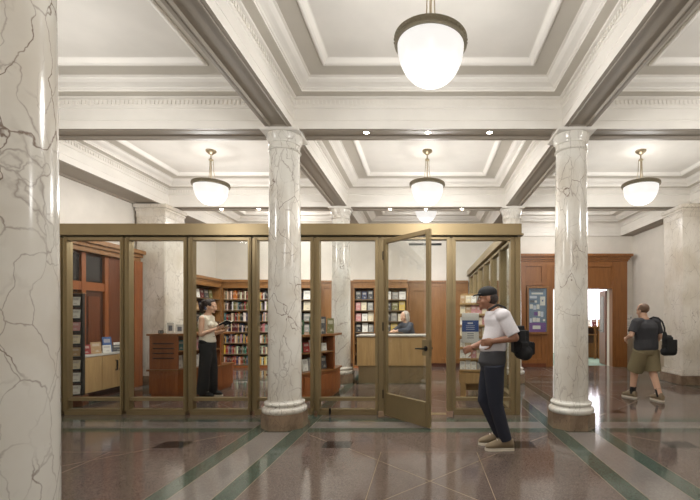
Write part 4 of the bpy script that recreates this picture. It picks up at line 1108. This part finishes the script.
m.loft([(K(0, .07, .052), RM.to_3x3() @ V((.07, 0, 0)), RM.to_3x3() @ V((0, 0, .009))), (K(0, .13, .046), RM.to_3x3() @ V((.062, 0, 0)), RM.to_3x3() @ V((0, 0, .008))), (K(0, .150, .038), RM.to_3x3() @ V((.03, 0, 0)), RM.to_3x3() @ V((0, 0, .006)))], M['charcoal'], 20)
h = finish(m, 'cap', wk, .005, 2); h['label'] = 'dark peaked cap'
shoe(wk, (legL[2].x, legL[2].y, 0), (0, 1, 0), .30, M['tan'], M['sole']); shoe(wk, (legR[2].x, legR[2].y + .02, .0), (.05, 1, 0), .30, M['tan'], M['sole'])
bg = thing('shoulder_bag', 'black shoulder bag slung behind the striding person in white', 'bag', (.775 + .245, 4.33, 1.12), PI / 2)
m = MB(); m.bbox(-.14, .14, -.10, .09, -.17, .06, M['blacktex'], .06); m.bbox(-.12, .12, -.07, .09, -.05, .17, M['blacktex'], .06); m.cap((-.09, -.02, -.11), (.09, -.02, -.11), .08, .08, M['blacktex']); finish(m, 'bag_body', bg, .008, 3)
m = MB(); m.tube([(-.09, .06, .12), (-.12, .12, .25), (-.13, .20, .36), (-.12, .27, .385), (-.11, .36, .33)], .013, M['blacktex'], 8); m.build('strap', bg)
m = MB(); m.bbox(-.09, .09, -.125, -.095, -.13, .0, M['blacktex'], .012); m.build('pocket', bg)

# --- walker in shorts, seen from behind
ws = thing('person', 'person in charcoal T-shirt and khaki shorts walking away, seen from behind', 'person', (3.73, 6.92, 0), .22)
sk = M['skin']; HM = head_matrix((0, .08, 1.50), .25, -.12)
PEL, WA, CH, NK = (0, 0, .84), (0, .0, 1.01), (0, .0, 1.20), (0, .03, 1.355)
b = MB(); add_torso(b, PEL, WA, CH, NK, sk, (.175, .165, .175)); add_head(b, HM, sk); b.cap((0, .03, 1.33), (0, .06, 1.43), .056, .055, sk)
arms = {1: [V((.20, .0, 1.295)), V((.27, .0, 1.05)), V((.24, .15, .87))], -1: [V((-.20, .0, 1.295)), V((-.30, -.01, 1.08)), V((-.22, .20, 1.02))]}
for s, p3 in arms.items():
    limb(b, [V((s * .11, .01, 1.305))] + p3, [.055, .055, .042, .028], sk); d = p3[2] - p3[1]; add_hand(b, p3[2], d, (-s, 0, 0), -s, .45, sk)
legR = [V((.10, 0, .80)), V((.105, -.03, .46)), V((.115, -.17, .10))]; legL = [V((-.10, 0, .80)), V((-.10, .15, .46)), V((-.115, .18, .10))]
for L3 in (legR, legL): limb(b, L3 + [L3[2] + V((0, .10, -.06))], [.092, .064, .044, .032], sk)
finish(b, 'body', ws, .0055, 3, face_paint(HM))
m = MB(); add_torso(m, (0, 0, .90), WA, CH, NK, M['charcoal'], (.185, .180, .180), .026, top=False, bottom=.10)
for s, p3 in arms.items():
    m.cap(V((s * .10, .0, 1.31)), p3[0], .066, .074, M['charcoal']); m.tube([p3[0] + V((-s * .02, 0, .02)), p3[0] + (p3[1] - p3[0]) * .35, p3[0] + (p3[1] - p3[0]) * .75], [.074, .072, .074], M['charcoal'], 20)
finish(m, 'dark_tee', ws, .007, 4)
m = MB(); add_torso(m, PEL, (0, 0, .94), (0, 0, .95), (0, 0, .96), M['khaki'], (.182, .175, .17), .02, top=False)
for L3 in (legR, legL): m.tube([L3[0] + V((0, 0, .03)), L3[0] + (L3[1] - L3[0]) * .5, L3[1] + (L3[0] - L3[1]) * .05], [.125, .125, .128], M['khaki'], 24)
finish(m, 'khaki_shorts', ws, .008, 4)
for L3 in (legR, legL):
    m = MB(); m.tube([L3[2] + V((0, 0, -.03)), L3[2] + (L3[1] - L3[2]) * .28], [.046, .049], M['blacktex'], 18); m.build('sock', ws)
m = MB(); RM = HM.to_3x3().to_4x4(); K = lambda *c: HM @ V(c)
m.ball(K(0, -.028, .030), (.084, .088, .086), M['sandhair'], RM)
for s in (-1, 1): m.ball(K(s * .068, -.01, .02), (.018, .045, .035), M['sandhair'], RM)
h = finish(m, 'hair', ws, .006, 3); h['label'] = 'short sandy hair'
shoe(ws, (legL[2].x, legL[2].y, 0), (-.2, 1, 0), .29, M['tan'], M['sole']); shoe(ws, (legR[2].x, legR[2].y, 0.0), (.05, 1, 0), .29, M['tan'], M['sole'])
bg = thing('messenger_bag', 'black messenger bag hanging at the hip of the person in shorts', 'bag', (3.73 + .265, 6.92 - .17, .94), .22)
m = MB(); m.bbox(-.11, .15, -.055, .055, -.17, .02, M['blacktex'], .04); m.bbox(-.10, .09, -.05, .05, -.05, .15, M['blacktex'], .04); m.cap((-.05, 0, .08), (-.06, 0, .18), .05, .03, M['blacktex']); m.cap((-.06, 0, -.12), (.10, 0, -.13), .07, .06, M['blacktex']); finish(m, 'bag_body', bg, .008, 3)
m = MB(); m.bbox(-.08, .11, -.088, -.06, -.12, .08, M['blacktex'], .012); m.build('flap', bg)
m = MB(); m.tube([(-.06, 0, .17), (-.07, -.005, .27), (-.09, .02, .37), (-.115, .08, .43), (-.14, .15, .445), (-.18, .24, .40)], .014, M['blacktex'], 8); m.build('strap', bg)

# --- clerk leaning on the desk
ck = thing('person', 'person with long grey hair in a blue-grey jumper leaning on the desk', 'person', (-.32, 9.56, 0), math.radians(125))
sk = M['skin']; HM = head_matrix((0, .16, 1.41), .0, -.05)
PEL, WA, CH, NK = (0, -.02, .86), (0, .02, 1.0), (0, .08, 1.13), (0, .12, 1.265)
b = MB(); add_torso(b, PEL, WA, CH, NK, sk, (.16, .14, .15)); add_head(b, HM, sk, .97); b.cap((0, .115, 1.24), (0, .14, 1.34), .052, .05, sk)
arms = {1: [V((.175, .10, 1.21)), V((.24, .24, 1.10)), V((.08, .41, 1.085))], -1: [V((-.175, .10, 1.21)), V((-.25, .25, 1.10)), V((-.09, .40, 1.085))]}
for s, p3 in arms.items():
    limb(b, [V((s * .10, .10, 1.225))] + p3, [.05, .05, .04, .028], sk); d = p3[2] - p3[1]; add_hand(b, p3[2], d, (0, -.3, -1), -s, .3, sk, .95)
for s in (-1, 1): limb(b, [V((s * .09, -.02, .82)), V((s * .095, .0, .45)), V((s * .095, -.04, .09)), V((s * .095, .08, .045))], [.085, .058, .04, .032], sk)
finish(b, 'body', ck, .0055, 3, face_paint(HM, .97))
m = MB(); add_torso(m, (0, -.01, .90), WA, CH, NK, M['bluegrey'], (.165, .15, .155), .022, top=False, bottom=.08)
for s, p3 in arms.items():
    m.cap(V((s * .10, .10, 1.225)), p3[0], .058, .066, M['bluegrey']); m.cap(p3[0], p3[1], .066, .054, M['bluegrey']); m.tube([p3[1], p3[1] + (p3[2] - p3[1]) * .9], [.053, .042], M['bluegrey'], 18)
finish(m, 'jumper', ck, .007, 4)
m = MB(); add_torso(m, PEL, (0, 0, .96), (0, 0, .97), (0, 0, .98), M['blacktex'], (.163, .15, .15), .012, top=False)
for s in (-1, 1): m.tube([V((s * .088, -.02, .84)), V((s * .095, 0, .45)), V((s * .095, -.04, .08))], [.10, .08, .07], M['blacktex'], 20)
finish(m, 'trousers', ck, .009, 3)
for s in (-1, 1): shoe(ck, (s * .095, -.04, 0), (0, 1, 0), .26, M['blacktex'], M['blacktex'])
m = MB(); RM = HM.to_3x3().to_4x4(); K = lambda *c: HM @ V(c)
m.ball(K(0, -.03, .040), (.085, .094, .088), M['greyhair'], RM); m.ball(K(0, -.075, -.06), (.078, .05, .11), M['greyhair'], RM)
for s in (-1, 1): limb(m, [K(s * .072, -.01, .04), K(s * .078, -.01, -.05), K(s * .07, -.02, -.14)], [.022, .024, .016], M['greyhair'])
h = finish(m, 'hair', ck, .006, 3); h['label'] = 'long grey hair'

# ------------------------------------------------------------------ world and view
w = bpy.data.worlds.new('world'); SC.world = w; w.use_nodes = True
w.node_tree.nodes['Background'].inputs[0].default_value = (.9, .88, .85, 1); w.node_tree.nodes['Background'].inputs[1].default_value = .05
SC.view_settings.view_transform = 'Standard'; SC.view_settings.look = 'None'; SC.view_settings.gamma = 1; SC.view_settings.use_curve_mapping = False
SC.view_settings.exposure = .38
SC.cycles.use_denoising = True
SC.cycles.max_bounces = 10; SC.cycles.diffuse_bounces = 8; SC.cycles.glossy_bounces = 4; SC.cycles.transparent_max_bounces = 24
SC.cycles.sample_clamp_indirect = 6; SC.cycles.caustics_reflective = False; SC.cycles.caustics_refractive = False
